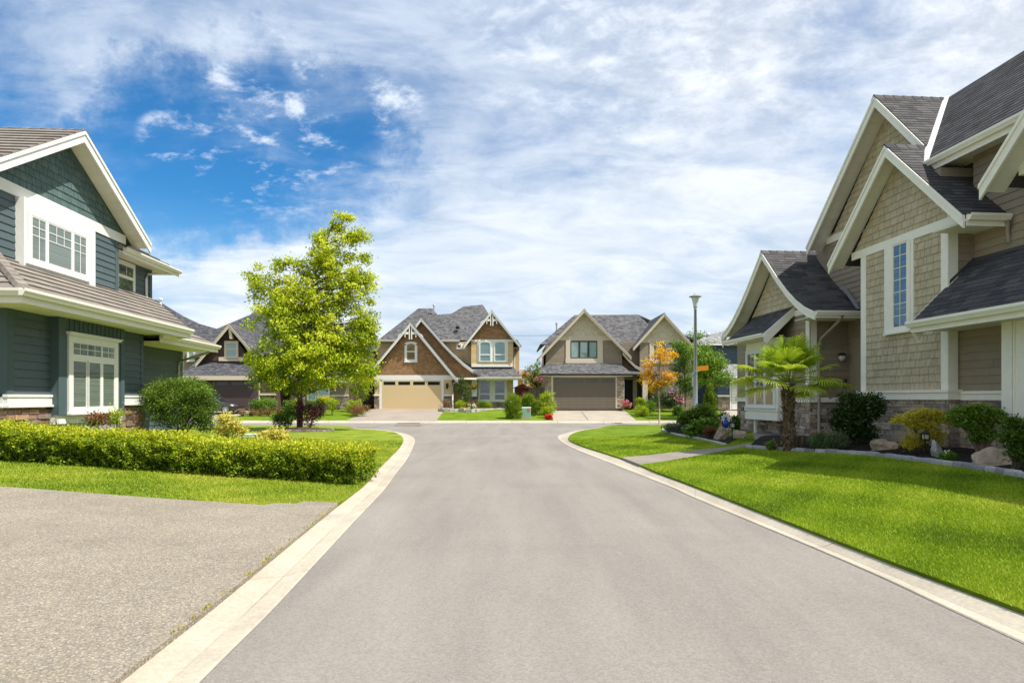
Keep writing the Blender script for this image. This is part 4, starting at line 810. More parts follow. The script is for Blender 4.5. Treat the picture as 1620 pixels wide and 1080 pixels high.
def truss(parent, ax, az, y, s, mat):
    m = MB(); m.box((ax-.13, y, az-1.15*s), (ax-.05, y+.1, az-.12)); m.box((ax+.05, y, az-1.15*s), (ax+.13, y+.1, az-.12))
    for sg in (-1, 1):
        p = [Vector((ax+sg*(.06+.9*s*math.sin(q*math.pi/2/5)), y+.04, az-.62*s-.42*s*(1-math.cos(q*math.pi/2/5)))) for q in range(6)]
        for a, b in zip(p, p[1:]): m.prism([a-Z*.06, b-Z*.06, b+Z*.06, a+Z*.06], (0, .09, 0))
        m.box((min(ax+sg*.1, ax+sg*.34*s), y+.02, az-.78*s), (max(ax+sg*.1, ax+sg*.34*s), y+.08, az-.68*s)); m.prism([(ax+sg*.38*s, y, az-.5*s), (ax+sg*.44*s, y, az-.5*s), (ax+sg*.44*s, y, az-1.0*s), (ax+sg*.38*s, y, az-1.0*s)], (0, .08, 0))
    return m.build('gable_truss', mat, parent)
def vent(parent, p, h, r, mat): return MB().tube([p, p+Z*h*.75], r, 8).lathe(Vector(p)+Z*h*.75, [(r*1.5, 0), (r*1.6, h*.12), (r*1.2, h*.25), (0, h*.26)], 10).build('roof_vent', mat, parent, smooth=False)
GALV = M('galvanised', (.45, .46, .47), .45, metal=.6)
def brown_house():
    y = 52; H = thing('gabled_house', 'two-storey house with brown shake gables, white gable brackets and a golden garage door', 'house', (F(700, 647, y).x, y, .72))
    roof, rake, sof, gut, fas = MB(), MB(), MB(), MB(), MB(True)
    # garage gable
    yg = 51.45; P = fgable(yg, [(572.5, 603), (649.2, 510), (725.5, 603)], yg, 52, [53, 59, 53], roof, rake, sof, 61, .27)
    w = MB(); fclad(w, y, [(590, 594), (714.5, 594), (652, 515), (646, 515)], .17, (.12, .35), .014, gap=.005, seed=62); w.build('gable_wall', BROWNS, H)
    truss(H, P[1].x, P[1].z-.12, yg+.03, 1.08, WHITE)
    m = MB(True); fbox(m, 590.5, 593.3, 716, 600.6, y, y-.05, y+.02); m.build('band_board', WHITE, H)
    m = MB(True); fbox(m, 600.3, 600.6, 604.3, 647.4, y, y-.05, y+.01); fbox(m, 698.3, 600.6, 702, 647.4, y, y-.05, y+.01); fbox(m, 604.3, 598.5, 698.3, 601.5, y, y-.046, y+.01); m.build('door_trim', WHITE, H)
    a = F(604.4, 647.4, y); b = F(698.2, 601.6, y); garage(H, a, X, FN, b.x-a.x, b.z-a.z, GOLDD, WHITE, 5, True, 4)
    w = MB(); fclad(w, y, [(592.6, 625), (600.2, 625), (600.2, 600), (592.6, 600)], seed=63); fclad(w, y, [(702, 625), (714.8, 625), (714.8, 600), (702, 600)], seed=64); fclad(w, 54, [(712, 650), (735, 650), (735, 592), (712, 592)], seed=65); w.build('siding', GOLDL, H)
    s = MB(); fclad(s, y-.02, [(592.2, 648), (600.4, 648), (600.4, 626), (592.2, 626)], (.06, .15), (.15, .4), .03, jit=.02, gap=.01, flat=True, seed=66); fclad(s, y-.02, [(702, 648), (715.2, 648), (715.2, 626), (702, 626)], (.06, .15), (.15, .4), .03, jit=.02, gap=.01, flat=True, seed=67)
    fclad(s, 53.4, [(757, 648), (812, 648), (812, 635.5), (757, 635.5)], (.06, .15), (.15, .4), .03, jit=.02, gap=.01, flat=True, seed=68); fclad(s, 53.3, [(745.5, 650), (756, 650), (756, 627), (745.5, 627)], (.06, .15), (.15, .3), .03, jit=.02, gap=.01, flat=True, seed=69); s.build('stone_base', STONEF, H)
    m = MB(True); fbox(m, 591.8, 623.6, 600.6, 626, y, y-.1, y); fbox(m, 701.8, 623.6, 715.6, 626, y, y-.1, y); fbox(m, 756.5, 633.2, 812, 635.6, 53.4, 53.28, 53.45); m.build('stone_cap', WHITE, H)
    c = MB(); fbox(c, 593, 594, 714.6, 650, y, y+.03, 60); fbox(c, 735, 540, 811.5, 650, 54, 54.0, 62); fbox(c, 597, 540, 735, 598, 56, 56, 62); c.prism([F(592, 594, 52)+Y*.03, F(713, 594, 52)+Y*.03, F(649, 516, 52)+Y*.03], (0, 5, 0)); c.build('wall', GOLDL, H)
    fwin(H, y, 643.4, 543.5, 657, 569, hs=.48, arch=.14, trim=(.17, .17, .17, .17), fill='flat')
    # second gable with the long flared rake
    yh = 52.6; Q = [(657.5, 514), (666, 503)]; fl = [(684, 523), (700, 541.5), (716, 558), (733, 573.5), (750, 586), (773.8, 598)]
    fgable(yh, Q+fl, yh, 53.1, [58, 58, 56, 55.5, 55, 54.6, 54.4, 54.3], roof, rake, sof, 71, .26)
    w = MB(); fclad(w, 53.1, [(640, 597), (765, 597), (747, 588.5), (730, 576), (713, 561), (697, 545), (667, 510), (662, 510)], .17, (.12, .35), .014, gap=.005, seed=72); w.build('gable_wall', BROWNS, H)
    # main roofs
    roofpx(roof, [(596.7, 538.8), (726, 538.8), (684, 488), (661.8, 488)], 54, .85, 73)
    roofpx(roof, [(690, 538.5), (800, 538.5), (763.7, 482), (733, 484.8), (713, 497), (693, 497.5)], 55, .8, 74)
    roofpoly(roof, [F(596.7, 538.8, 54), F(596.7, 538.8, 54)+Y*9, F(661.8, 488, 54)+V3(0.8, 5.5, 0)], row=.3, cw=(1, 2), seed=75, hint=(-1, 0, 1))
    gutter(gut, F(596.7, 538.6, 54)-Z*.1, F(636, 538.6, 54)-Z*.1, FN); gutter(gut, F(698, 538.6, 54)-Z*.1, F(727, 538.6, 54)-Z*.1, FN); fas.box((F(596.7, 0, 54).x, 54, F(0, 541, 54).z), (F(727, 0, 54).x, 54.03, F(0, 538.8, 54).z))
    soffit(sof, F(596.7, 541, 54), F(727, 541, 54), Y, .6)
    w = MB(); fclad(w, 54.6, [(600, 580), (640, 580), (640, 541), (600, 541)], seed=76); fclad(w, 54.4, [(702, 575), (745, 575), (745, 541), (702, 541)], seed=77); fclad(w, 52.9, [(745.5, 576.5), (812, 576.5), (812, 537), (745.5, 537)], seed=78)
    fclad(w, 53.5, [(756, 634), (812, 634), (812, 600), (756, 600)], seed=79); w.build('siding', GOLDL, H)
    # right-hand gable
    yr = 52.4; R_ = fgable(yr, [(734, 546), (778, 490.8), (822.7, 546)], yr, 52.9, [53.6, 58, 58], roof, rake, sof, 81, .25)
    w = MB(); fclad(w, 52.88, [(747, 537.5), (810.5, 537.5), (779.5, 497), (776.5, 497)], .17, (.12, .35), .014, gap=.005, seed=82); w.build('gable_wall', BROWNS, H); truss(H, R_[1].x, R_[1].z-.12, yr+.03, 1.0, WHITE)
    m = MB(True); fbox(m, 745, 537, 812.5, 540.6, 52.88, 52.82, 52.9); fbox(m, 746, 576, 811, 580.3, 52.88, 52.8, 52.9); m.build('band_board', WHITE, H)
    m = MB(True); fbox(m, 755.6, 538.5, 803.6, 572.5, 52.88, 52.84, 52.9); m.build('window_surround', WHITE, H)
    for q in (759.2, 782.7): fwin(H, 52.84, q, 541, q+16.6, 571.5, hs=.32, arch=.12, trim=(.05, .05, .05, .03), fm=M('teal_curtain', (.22, .33, .30), .6, None, (2, .15)), sill=0)
    c = MB(); fbox(c, 746, 540, 811, 580, 52.9, 52.92, 60); fbox(c, 812, 543, 821.5, 588, 56, 56, 61); c.prism([F(747, 537.5, 52.92), F(810, 537.5, 52.92), F(778, 498, 52.92)], (0, 5, 0)); c.build('wall', GOLDL, H)
    m = MB(True); fbox(m, 813, 543, 814.6, 588, 55.95, 55.9, 56); m.build('corner_board', WHITE, H)
    roofpoly(roof, [F(811, 549, 55), F(826, 549, 55), F(818, 537, 57), F(811, 537, 57)], seed=83); fas.box((F(811, 0, 55).x, 54.95, F(0, 552, 55).z), (F(826, 0, 55).x, 55, F(0, 549, 55).z))
    for q in (800.5, 0): pass
    m = MB(True); fbox(m, 722, 543.5, 743.5, 553, 54.38, 54.3, 54.4); m.build('window_surround', CREAM, H)
    for q in (723.5, 735.5): fwin(H, 54.3, q, 545.3, q+5.6, 551, fm=CURTD, trim=(.05, .05, .05, .05), sill=0)
    # low roof
    roofpx(roof, [(760, 596.8), (826, 596.8), (812, 580), (745, 578), (728, 569.5), (727, 571)], 51.9, .75, 84)
    gutter(gut, F(755, 597, 51.9)-Z*.1, F(826, 597, 51.9)-Z*.1, FN); fas.box((F(712, 0, 52).x, 51.92, F(0, 600.5, 51.9).z), (F(826, 0, 51.9).x, 51.95, F(0, 597, 51.9).z)); soffit(sof, F(722, 600, 51.9), F(826, 600, 51.9), Y, 1.7)
    roofpx(roof, [(714, 599.5), (775, 599.5), (760, 592), (724, 592)], 52.7, .5, 85)
    m = MB(True); fbox(m, 746.3, 599, 754.6, 627, 52.6, 52.5, 52.9); fbox(m, 756.5, 600, 802, 633.4, 53.48, 53.43, 53.5); m.build('porch_post', WHITE, H)
    for q in (759, 782.5): fwin(H, 53.43, q, 602.3, q+16.3, 632.3, hs=.3, fm=CURTD, fill='flat', trim=(.05, .05, .05, .05), sill=0)
    d = MB(); fbox(d, 719, 603, 745, 651, 56, 55.9, 56); d.build('front_door', M('dark_door', (.03, .022, .02), .5), H)
    for q in (596.3, 707.5):
        l = MB(); p = F(q, 611, y)-Y*.12; l.lathe(p, [(0, .3), (.09, .22), (.11, .18), (.10, -.12), (.06, -.18), (0, -.2)], 8); l.box((p.x-.03, p.y, p.z), (p.x+.03, y, p.z+.1)); l.build('wall_lantern', MATS['dark_bronze'], H)
    downspout(H, [F(725, 602, 52.2), F(717, 606, 52.2), F(716, 612, 52.1), F(716.5, 647, 52.1)], WHITE, .05)
    vent(H, F(686.5, 490, 57), .5, .07, GALV)
    for q in ((724, 519), ): p = F(*q, 56); b = MB(); b.box((p.x-.15, p.y-.2, p.z-.05), (p.x+.15, p.y+.2, p.z+.15)); b.build('roof_vent', M('black_vent', (.01, .01, .01), .8), H)
    roof.build('roof', SHING_F, H); rake.build('rake_board', WHITE, H); sof.build('soffit', SOF, H); gut.build('gutter', CREAM, H); fas.build('fascia', CREAM, H)
brown_house()
TLF = M('taupe_lap', [(.235, .19, .135), (.27, .22, .16)], .75, None, (5, .06)); TSF = M('cream_shakes', [(.48, .42, .31), (.56, .50, .38)], .8, None, (6, .08)); TD = M('taupe_door', (.145, .118, .09), .6); TRF = M('cream_trim_far', (.56, .49, .38), .6)
def taupe_far():
    y = 50; H = thing('gabled_house', 'two-storey taupe house with cream gables and a taupe garage, left of the orange tree', 'house', (F(925, 645, y).x, y, .72))
    roof, rake, sof, gut, fas = MB(), MB(), MB(), MB(), MB(True); yw = 51.2
    fgable(50.6, [(851.6, 566), (924.3, 488.8), (998.8, 563.5)], 50.6, yw, [54, 57, 52], roof, rake, sof, 91, .26)
    fgable(50.8, [(991, 562), (996, 567), (1003, 574.5), (1010, 580), (1017, 583.5)][::-1][::-1] if False else [(985, 556), (991.5, 564), (998, 571), (1005, 577.5), (1016.5, 583.5)], 50.8, yw, [52, 52, 52, 52, 52], roof, rake, sof, 92, .22, capz=False)
    w = MB(); fclad(w, yw, [(884, 532), (965, 532), (925.5, 494), (923, 494)], .17, (.12, .35), .014, gap=.005, seed=93); fclad(w, yw, [(1014, 537.5), (1085, 537.5), (1051.5, 500), (1050.5, 500)], .17, (.12, .35), .014, gap=.005, seed=94); w.build('gable_wall', TSF, H)
    m = MB(True); fbox(m, 882, 531, 967, 538.5, yw, yw-.05, yw+.02); fbox(m, 1012, 536.5, 1090, 542, yw, yw-.05, yw+.02); fbox(m, 895, 538.5, 902.5, 569, yw, yw-.07, yw+.02); fbox(m, 944.8, 538.5, 953.4, 569, yw, yw-.07, yw+.02); fbox(m, 894.5, 566.8, 953.8, 574.5, yw, yw-.1, yw+.02); fbox(m, 1027.5, 542, 1035, 570, yw, yw-.06, yw); fbox(m, 1064, 542, 1072, 570, yw, yw-.06, yw); fbox(m, 1026, 569, 1074, 575, yw, yw-.09, yw); m.build('band_board', TRF, H)
    for k in range(20):
        q = 884+k*4.2; m2 = None
    dn = MB()
    for k in range(15): q = 897+k*3.7; fbox(dn, q, 532.5, q+1.6, 535.5, yw, yw-.09, yw-.05)
    for k in range(14): q = 1022+k*3.7; fbox(dn, q, 538, q+1.6, 541, yw, yw-.09, yw-.05)
    dn.build('dentil_row', TRF, H)
    w = MB(); fclad(w, yw, [(864, 575), (984, 575), (984, 548), (967, 538), (882, 538), (864, 556)], seed=95); fclad(w, yw+.8, [(984, 600), (1012, 600), (1012, 540), (984, 540)], seed=96); fclad(w, yw, [(1012, 600), (1095, 600), (1095, 542), (1012, 542)], seed=97); fclad(w, 52, [(1030, 655), (1100, 655), (1100, 594), (1030, 594)], seed=98); w.build('siding', TLF, H)
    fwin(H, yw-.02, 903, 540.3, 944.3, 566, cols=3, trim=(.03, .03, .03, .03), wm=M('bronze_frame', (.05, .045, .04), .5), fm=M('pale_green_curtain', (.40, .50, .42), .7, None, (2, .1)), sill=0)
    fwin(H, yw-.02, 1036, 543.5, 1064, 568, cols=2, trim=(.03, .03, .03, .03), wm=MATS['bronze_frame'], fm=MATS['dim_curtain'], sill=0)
    fgable(50.6, [(1002, 549.5), (1051, 495), (1100, 549.5)], 50.6, yw, [52, 57, 54], roof, rake, sof, 99, .26)
    # main roof and low roof
    roofpx(roof, [(854.6, 544.5), (1060, 544.5), (1009.4, 497.7), (909, 498.3)], 52.2, .9, 100)
    roofpoly(roof, [F(854.6, 544.5, 52.2), F(854.6, 544.5, 52.2)+Y*8, F(909, 498.3, 57)], row=.3, cw=(1, 2), seed=101, hint=(-1, 0, 1))
    roofpoly(roof, [F(1060, 544.5, 52.2)+V3(3, 0, 0), F(1060, 544.5, 52.2)+V3(3, 8, 0), F(1009.4, 497.7, 57)], row=.3, cw=(1, 2), seed=102, hint=(1, 0, 1))
    roofpx(roof, [(853, 591.5), (1000.5, 591.5), (981, 575), (984, 574.5), (863.5, 574.5)][:3]+[(863.8, 575)], 49.6, .62, 103)
    roofpx(roof, [(994, 592), (1045, 592), (1043, 583.5), (991, 583.5)], 50.4, .5, 104)
    gutter(gut, F(853, 591.8, 49.6)-Z*.09, F(1000.5, 591.8, 49.6)-Z*.09, FN); fas.box((F(853, 0, 49.6).x+.02, 49.61, F(0, 595, 49.6).z), (F(1000.5, 0, 49.6).x, 49.64, F(0, 591.8, 49.6).z)); soffit(sof, F(853, 595, 49.6), F(1000, 595, 49.6), Y, .5)
    gutter(gut, F(1000, 592.3, 50.4)-Z*.09, F(1046, 592.3, 50.4)-Z*.09, FN)
    s = MB()
    for a, b in ((863, 873.4), (974.2, 987.4)): fclad(s, y, [(a, 646), (b, 646), (b, 594.5), (a, 594.5)], (.06, .15), (.15, .45), .03, jit=.02, gap=.01, flat=True, seed=int(a))
    s.build('stone_pier', M('tan_ledge_stone', [(.18, .14, .10), (.36, .28, .20), (.46, .38, .29), (.28, .22, .17)], .9, (20, .8), (9, .25)), H)
    m = MB(True); fbox(m, 872, 594, 875, 645.4, y, y-.05, y+.02); fbox(m, 973.8, 594, 976, 645.4, y, y-.05, y+.02); fbox(m, 875, 594, 973.8, 597, y, y-.05, y+.02); m.build('door_trim', TRF, H)
    a = F(875, 645.4, y); b = F(973.8, 597, y); g = garage(H, a, X, FN, b.x-a.x, b.z-a.z, TD, TRF, 5, True, 4, gm=M('dull_glass', (.10, .10, .10), .25, spec=.6))
    m = MB(); 
    for q in range(1, 8):
        u = a.x+(b.x-a.x)*q/8; m.box((u-.012, y-.046, a.z+.02), (u+.012, y-.04, b.z-.55))
    m.build('door_stile', TD, g)
    c = MB(); fbox(c, 864, 594, 987, 648, y, y+.04, 58); fbox(c, 864, 545, 1012, 600, yw, yw+.82, 58); fbox(c, 864, 556, 984, 600, yw, yw+.02, 55); fbox(c, 1013, 543, 1094, 600, yw, yw+.02, 58); fbox(c, 1031, 594, 1099, 655, 52, 52.02, 58); c.prism([F(866, 556, yw)+Y*.03, F(984, 556, yw)+Y*.03, F(925, 497, yw)+Y*.03], (0, 5, 0)); c.prism([F(1013, 538, yw)+Y*.03, F(1088, 538, yw)+Y*.03, F(1051, 502, yw)+Y*.03], (0, 5, 0)); c.build('wall', TLF, H)
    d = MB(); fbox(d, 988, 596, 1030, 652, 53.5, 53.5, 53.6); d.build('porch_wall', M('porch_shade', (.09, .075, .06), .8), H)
    d = MB(); fbox(d, 989, 598, 999, 646, 53.4, 53.38, 53.5); d.build('front_door', MATS['dark_door'], H)
    m = MB(True); fbox(m, 1016, 594, 1024, 641, 50.6, 50.4, 50.7); fbox(m, 1001, 595, 1007.5, 645, 53.3, 53.2, 53.4); m.build('porch_post', TRF, H)
    fwin(H, 51.95, 1052, 600, 1072, 628, cols=2, fm=MATS['dim_curtain'], wm=TRF, trim=(.1, .1, .1, .1))
    vent(H, F(880.5, 523, 53.6), .7, .06, GALV)
    roof.build('roof', SHING_F, H); rake.build('rake_board', TRF, H); sof.build('soffit', SOF, H); gut.build('gutter', M('dark_gutter', (.02, .02, .02), .5), H); fas.build('fascia', TRF, H)
taupe_far()
DKS = M('dark_brown_shakes', [(.062, .038, .032), (.095, .060, .050)], .8, (30, .3), (6, .12)); DKD = M('dark_garage', (.072, .052, .050), .6); TANL = M('tan_siding', [(.24, .19, .14), (.28, .225, .165)], .8); TANT = M('tan_trim', (.58, .50, .38), .55); SHD = M('blue_grey_shingles', [(.045, .047, .055), (.08, .08, .09), (.125, .122, .13)], .92, (30, .5), (8, .25), big=(.6, .1))
def dark_house():
    y = 50; H = thing('gabled_house', 'dark brown house with a small cream-edged dormer gable, behind the tall green street tree', 'house', (F(400, 647, y).x, y, .72))
    roof, rake, sof, gut, fas = MB(), MB(), MB(), MB(), MB(True); yw = 51.4
    fgable(50.8, [(309, 575), (362, 512), (404, 561)], 50.8, yw, [52, 57, 53], roof, rake, sof, 111, .30)
    w = MB(); fclad(w, yw, [(320, 570), (396, 570), (364, 522), (360, 522)], .17, (.12, .35), .014, gap=.005, seed=112); w.build('gable_wall', DKS, H)
    k = MB(); p = F(362.5, 518, 50.9); k.prism([p+V3(-.1, 0, 0), p+V3(.1, 0, 0), p+V3(.28, 0, -.9), p+V3(.05, 0, -.9)], (0, .3, 0)); k.build('gable_bracket', TANT, H)
    fwin(H, yw-.03, 358.5, 542.5, 374, 563.5, hs=.5, wm=TANT, trim=(.17, .17, .17, .17), fm=M('green_curtain', (.30, .42, .38), .7))
    m = MB(); fbox(m, 347, 564.8, 386.5, 571, yw, yw-.12, yw); m.build('sill_board', TANT, H)
    roofpx(roof, [(285, 594), (408, 594), (404, 568), (315, 568)], 49.6, .6, 113, tint=(0, 1))
    fas.box((F(285, 0, 49.6).x, 49.58, F(0, 601, 49.6).z), (F(408, 0, 49.6).x, 49.62, F(0, 594.2, 49.6).z)); soffit(sof, F(285, 601, 49.6), F(408, 601, 49.6), Y, .5)
    a = F(340, 647, y); b = F(409.5, 602, y); garage(H, a, X, FN, b.x-a.x, b.z-a.z, DKD, TANT, 5, True, 3)
    m = MB(True); fbox(m, 409.5, 600, 411.5, 647, y, y-.05, y+.02); fbox(m, 411.5, 622, 437, 625, y, y-.08, y+.02); fbox(m, 478, 624, 552, 627, 51.5, 51.4, 51.52); fbox(m, 478, 598, 483, 647, 51.3, 51.2, 51.4); m.build('door_trim', TANT, H)
    w = MB(); fclad(w, y, [(411.5, 647), (437, 647), (437, 600), (411.5, 600)], seed=114); w.build('siding', DKS, H)
    w = MB(); fclad(w, 51.5, [(460, 648), (552, 648), (552, 598), (460, 598)], seed=115); fclad(w, 52.5, [(290, 640), (320, 640), (320, 555), (290, 555)], seed=116); w.build('siding', TANL, H)
    s = MB(); fclad(s, 51.45, [(478, 648), (553, 648), (553, 627), (478, 627)], (.06, .15), (.15, .45), .03, jit=.02, gap=.01, flat=True, seed=117); s.build('stone_base', STONEF, H)
    fwin(H, 51.4, 488, 608, 519.5, 632, cols=2, trim=(.12, .12, .12, .12), fm=CURT); fwin(H, 52.4, 298.5, 555, 306.5, 569, trim=(.12, .12, .12, .12), fm=CURT)
    d = MB(); fbox(d, 449, 603, 461, 647, 53, 52.9, 53); d.build('front_door', MATS['dark_door'], H)
    c = MB(); fbox(c, 330, 600, 437, 648, y, y+.04, 58); fbox(c, 437, 600, 462, 650, 53, 53, 58); fbox(c, 460, 540, 552, 648, 51.5, 51.53, 58); fbox(c, 290, 548, 330, 650, 52.5, 52.53, 58); fbox(c, 309, 568, 410, 600, yw, yw+.03, 58); c.prism([F(318, 570, yw)+Y*.03, F(398, 570, yw)+Y*.03, F(362, 522, yw)+Y*.03], (0, 5, 0)); c.build('wall', DKS, H)
    roofpx(roof, [(300, 565), (560, 565), (520, 500), (440, 488), (401, 495.6), (343, 520)], 52, .85, 118)
    roofpx(roof, [(430, 601), (560, 601), (548, 566), (430, 566)], 50.6, .7, 119)
    fas.box((F(430, 0, 50.6).x, 50.58, F(0, 605, 50.6).z), (F(560, 0, 50.6).x, 50.62, F(0, 601.2, 50.6).z))
    roof.build('roof', SHD, H); rake.build('rake_board', TANT, H); sof.build('soffit', SOF, H); fas.build('fascia', TANT, H)
    # house behind it on the left
    H = thing('neighbour_house', 'house behind the teal house showing only its blue-grey roof and a thin vent pipe', 'house', (F(280, 620, 62).x, 62, .72)); roof = MB()
    roofpx(roof, [(195, 545), (380, 545), (343, 520), (315, 512), (290, 500), (247, 474), (225, 474)], 60, .75, 121)
    roof.build('roof', SHD, H); c = MB(); fbox(c, 200, 545, 350, 640, 60.6, 60.6, 66); c.build('wall', TANL, H)
    p = F(254, 492, 61.5); MB().tube([p, p+Z*1.0], .11, 10).lathe(p+Z*1.0, [(.11, 0), (.2, .05), (.2, .2), (.12, .3), (0, .31)], 10).build('vent_pipe', M('pale_vent', (.6, .6, .62), .5), H)
    # wing between the dark house and the brown-gabled house
    H = thing('neighbour_house', 'dim taupe house half hidden between the tall green tree and the golden garage', 'house', (F(590, 645, 58).x, 58, .72)); roof = MB(); y = 58
    roofpx(roof, [(552, 553), (606, 553), (592, 524), (566, 512), (545, 520)], 57.4, .8, 122); w = MB(); fclad(w, y, [(556, 600), (604, 600), (604, 555), (556, 555)], seed=123); w.build('siding', TLF, H)
    c = MB(); fbox(c, 556, 555, 604, 650, y, y+.02, 64); c.build('wall', TLF, H); fwin(H, y-.02, 583.5, 559, 589.5, 577, wm=WHITE, fm=CURT, trim=(.1, .1, .1, .1)); roof.build('roof', SHD, H)
    w = MB(); fbox(w, 566, 606, 594, 648, 55, 55, 55.1); o = w.build('side_gate', M('dark_fence', (.05, .04, .04), .8), None, F(580, 648, 55)); tag(o, 'dark wooden gate in the gap left of the golden garage', 'gate')
dark_house()
BLUE = M('slate_blue_siding', [(.055, .080, .115), (.07, .098, .135)], .65)
def blue_house():
    y = 50; H = thing('neighbour_house', 'slate blue house with a white garage door, behind the palm and cone-shaped cedar', 'house', (F(1150, 648, y).x, y, .72)); roof, fas = MB(), MB(True)
    w = MB(); fclad(w, y+.2, [(1136, 626), (1157, 626), (1157, 597), (1136, 597)], seed=131); fclad(w, 52, [(1100, 590), (1180, 590), (1180, 543), (1100, 543)], seed=132); fclad(w, 53, [(1103, 650), (1137, 650), (1137, 590), (1103, 590)], seed=133); w.build('siding', BLUE, H)
    c = MB(); fbox(c, 1136, 597, 1200, 650, y, y+.23, 58); fbox(c, 1103, 543, 1230, 650, 53, 53.02, 60); fbox(c, 1100, 543, 1200, 592, 52, 52.02, 58); c.build('wall', BLUE, H)
    a = F(1157.5, 647.5, y+.2); b = F(1230, 599, y+.2); garage(H, a-Y*.02, X, FN, b.x-a.x, b.z-a.z, M('white_door', (.72, .71, .68), .5), WHITE, 5, False, 4)
    for k in range(3):
        pm = MB(); fbox(pm, 1160+k*3.6, 602.5, 1162.6+k*3.6, 606.5, y+.14, y+.09, y+.15); pm.build('pane', MATS['dark_glass'], bpy.data.objects[[o.name for o in H.children if o.name.startswith('garage_door')][0]])
    m = MB(True); fbox(m, 1155.5, 597, 1158, 648, y, y+.1, y+.22); fbox(m, 1136, 624.5, 1156, 627, y, y+.1, y+.2); fbox(m, 1171, 545, 1175, 592, 51.9, 51.8, 52); m.build('door_trim', WHITE, H)
    s = MB(); fclad(s, y+.18, [(1136, 648), (1155.5, 648), (1155.5, 627), (1136, 627)], (.06, .15), (.15, .45), .03, jit=.02, gap=.01, flat=True, seed=134); s.build('stone_base', STONEF, H)
    roofpx(roof, [(1128, 594), (1240, 594), (1230, 576), (1140, 576)], 49.6, .55, 135); fas.box((F(1128, 0, 49.6).x, 49.58, F(0, 597.5, 49.6).z), (F(1240, 0, 49.6).x, 49.62, F(0, 594.2, 49.6).z))
    roofpx(roof, [(1095, 543), (1260, 543), (1210, 495), (1150, 522), (1120, 530)], 51.4, .8, 136); fas.box((F(1095, 0, 51.4).x, 51.38, F(0, 546, 51.4).z), (F(1260, 0, 51.4).x, 51.42, F(0, 543.2, 51.4).z))
    p = F(1120, 535, 52.2); MB().tube([p-Z*.5, p+Z*.25], .10, 8).lathe(p+Z*.25, [(.16, 0), (.18, .1), (.12, .2), (0, .22)], 10).build('roof_vent', MATS['pale_vent'], H)
    roof.build('roof', M('pale_shingles', [(.16, .16, .165), (.26, .26, .26), (.34, .335, .33)], .9, (30, .5), (8, .2)), H); fas.build('fascia', WHITE, H)
blue_house()
def timber_house():
    y = 78; H = thing('timber_house', 'small orange timber house far off in the gap between the two gabled houses', 'house', (F(832, 625, y).x, y, .7)); roof, rake, sof = MB(), MB(), MB(); OR = M('orange_timber', [(.50, .24, .07), (.62, .32, .11)], .7)
    fgable(y-.4, [(818, 597), (829.5, 586), (841, 597)], y-.4, y, [y+4, y+6, y+4], roof, rake, sof, 141, .3); w = MB(); fclad(w, y, [(820, 640), (845, 640), (845, 597), (832, 588), (827, 588), (820, 597)], seed=142); w.build('siding', OR, H)
    roofpx(roof, [(815, 597), (872, 597), (862, 585), (822, 585)], y+1, .6, 143); c = MB(); fbox(c, 820, 597, 870, 640, y, y+.03, y+8); c.build('wall', OR, H); fwin(H, y, 829, 600, 834, 608, fm=CURTD); roof.build('roof', M('tan_roof', [(.2, .16, .13), (.3, .25, .2)], .9), H); rake.build('rake_board', OR, H)
    y = 60; H = thing('garden_shed', 'low shed with a red-brown roof between the two gabled houses', 'shed', (F(828, 640, y).x, y, .7))
    m = MB(); m.prism([F(812, 613, y), F(841, 613, y), F(827, 606.5, y)], (0, 3, 0)); m.build('roof', M('red_roof', (.20, .06, .03), .8), H); m = MB(); fbox(m, 814, 613, 839, 645, y, y+.1, y+2.8); m.build('wall', M('shed_wall', (.11, .05, .035), .8), H)
timber_house()
def board_fence(name, label, p0, p1, h, mat, z0):
    p0, p1 = Vector(p0), Vector(p1); d = (p1-p0).normalized(); n = int((p1-p0).length/.14); t = thing(name, label, 'fence', (p0.x, p0.y, z0)); b = MB(); sd = Vector((-d.y, d.x, 0))
    for i in range(n):
        a = p0+d*(i*.14); b.prism([(a.x, a.y, z0), (a.x+d.x*.132, a.y+d.y*.132, z0), (a.x+d.x*.132, a.y+d.y*.132, z0+h), (a.x, a.y, z0+h)], sd*.02, rnd.random())
    b.build('fence_boards', mat, t); r = MB(); q = p0-Z*(p0.z-z0); e = p1-Z*(p1.z-z0)
    r.prism([q+Z*h, e+Z*h, e+Z*(h+.05), q+Z*(h+.05)], sd*.08); r.build('rail', mat, t)
    for i in range(int((p1-p0).length/2.4)+1): a = q+d*(i*2.4); MB().box((a.x-.05, a.y-.07, z0), (a.x+.05, a.y+.03, z0+h+.06)).build('post', mat, t)
    return t
FEN = M('grey_fence', [(.14, .12, .105), (.19, .165, .145)], .85)
board_fence('fence', 'grey-brown board fence left of the plain taupe garage', F(837, 640, 54), F(864, 640, 54), 1.75, FEN, .72)
board_fence('fence', 'dim board fence in the gap beside the blue house', F(1098, 640, 54), F(1112, 640, 54), 1.8, FEN, .72)
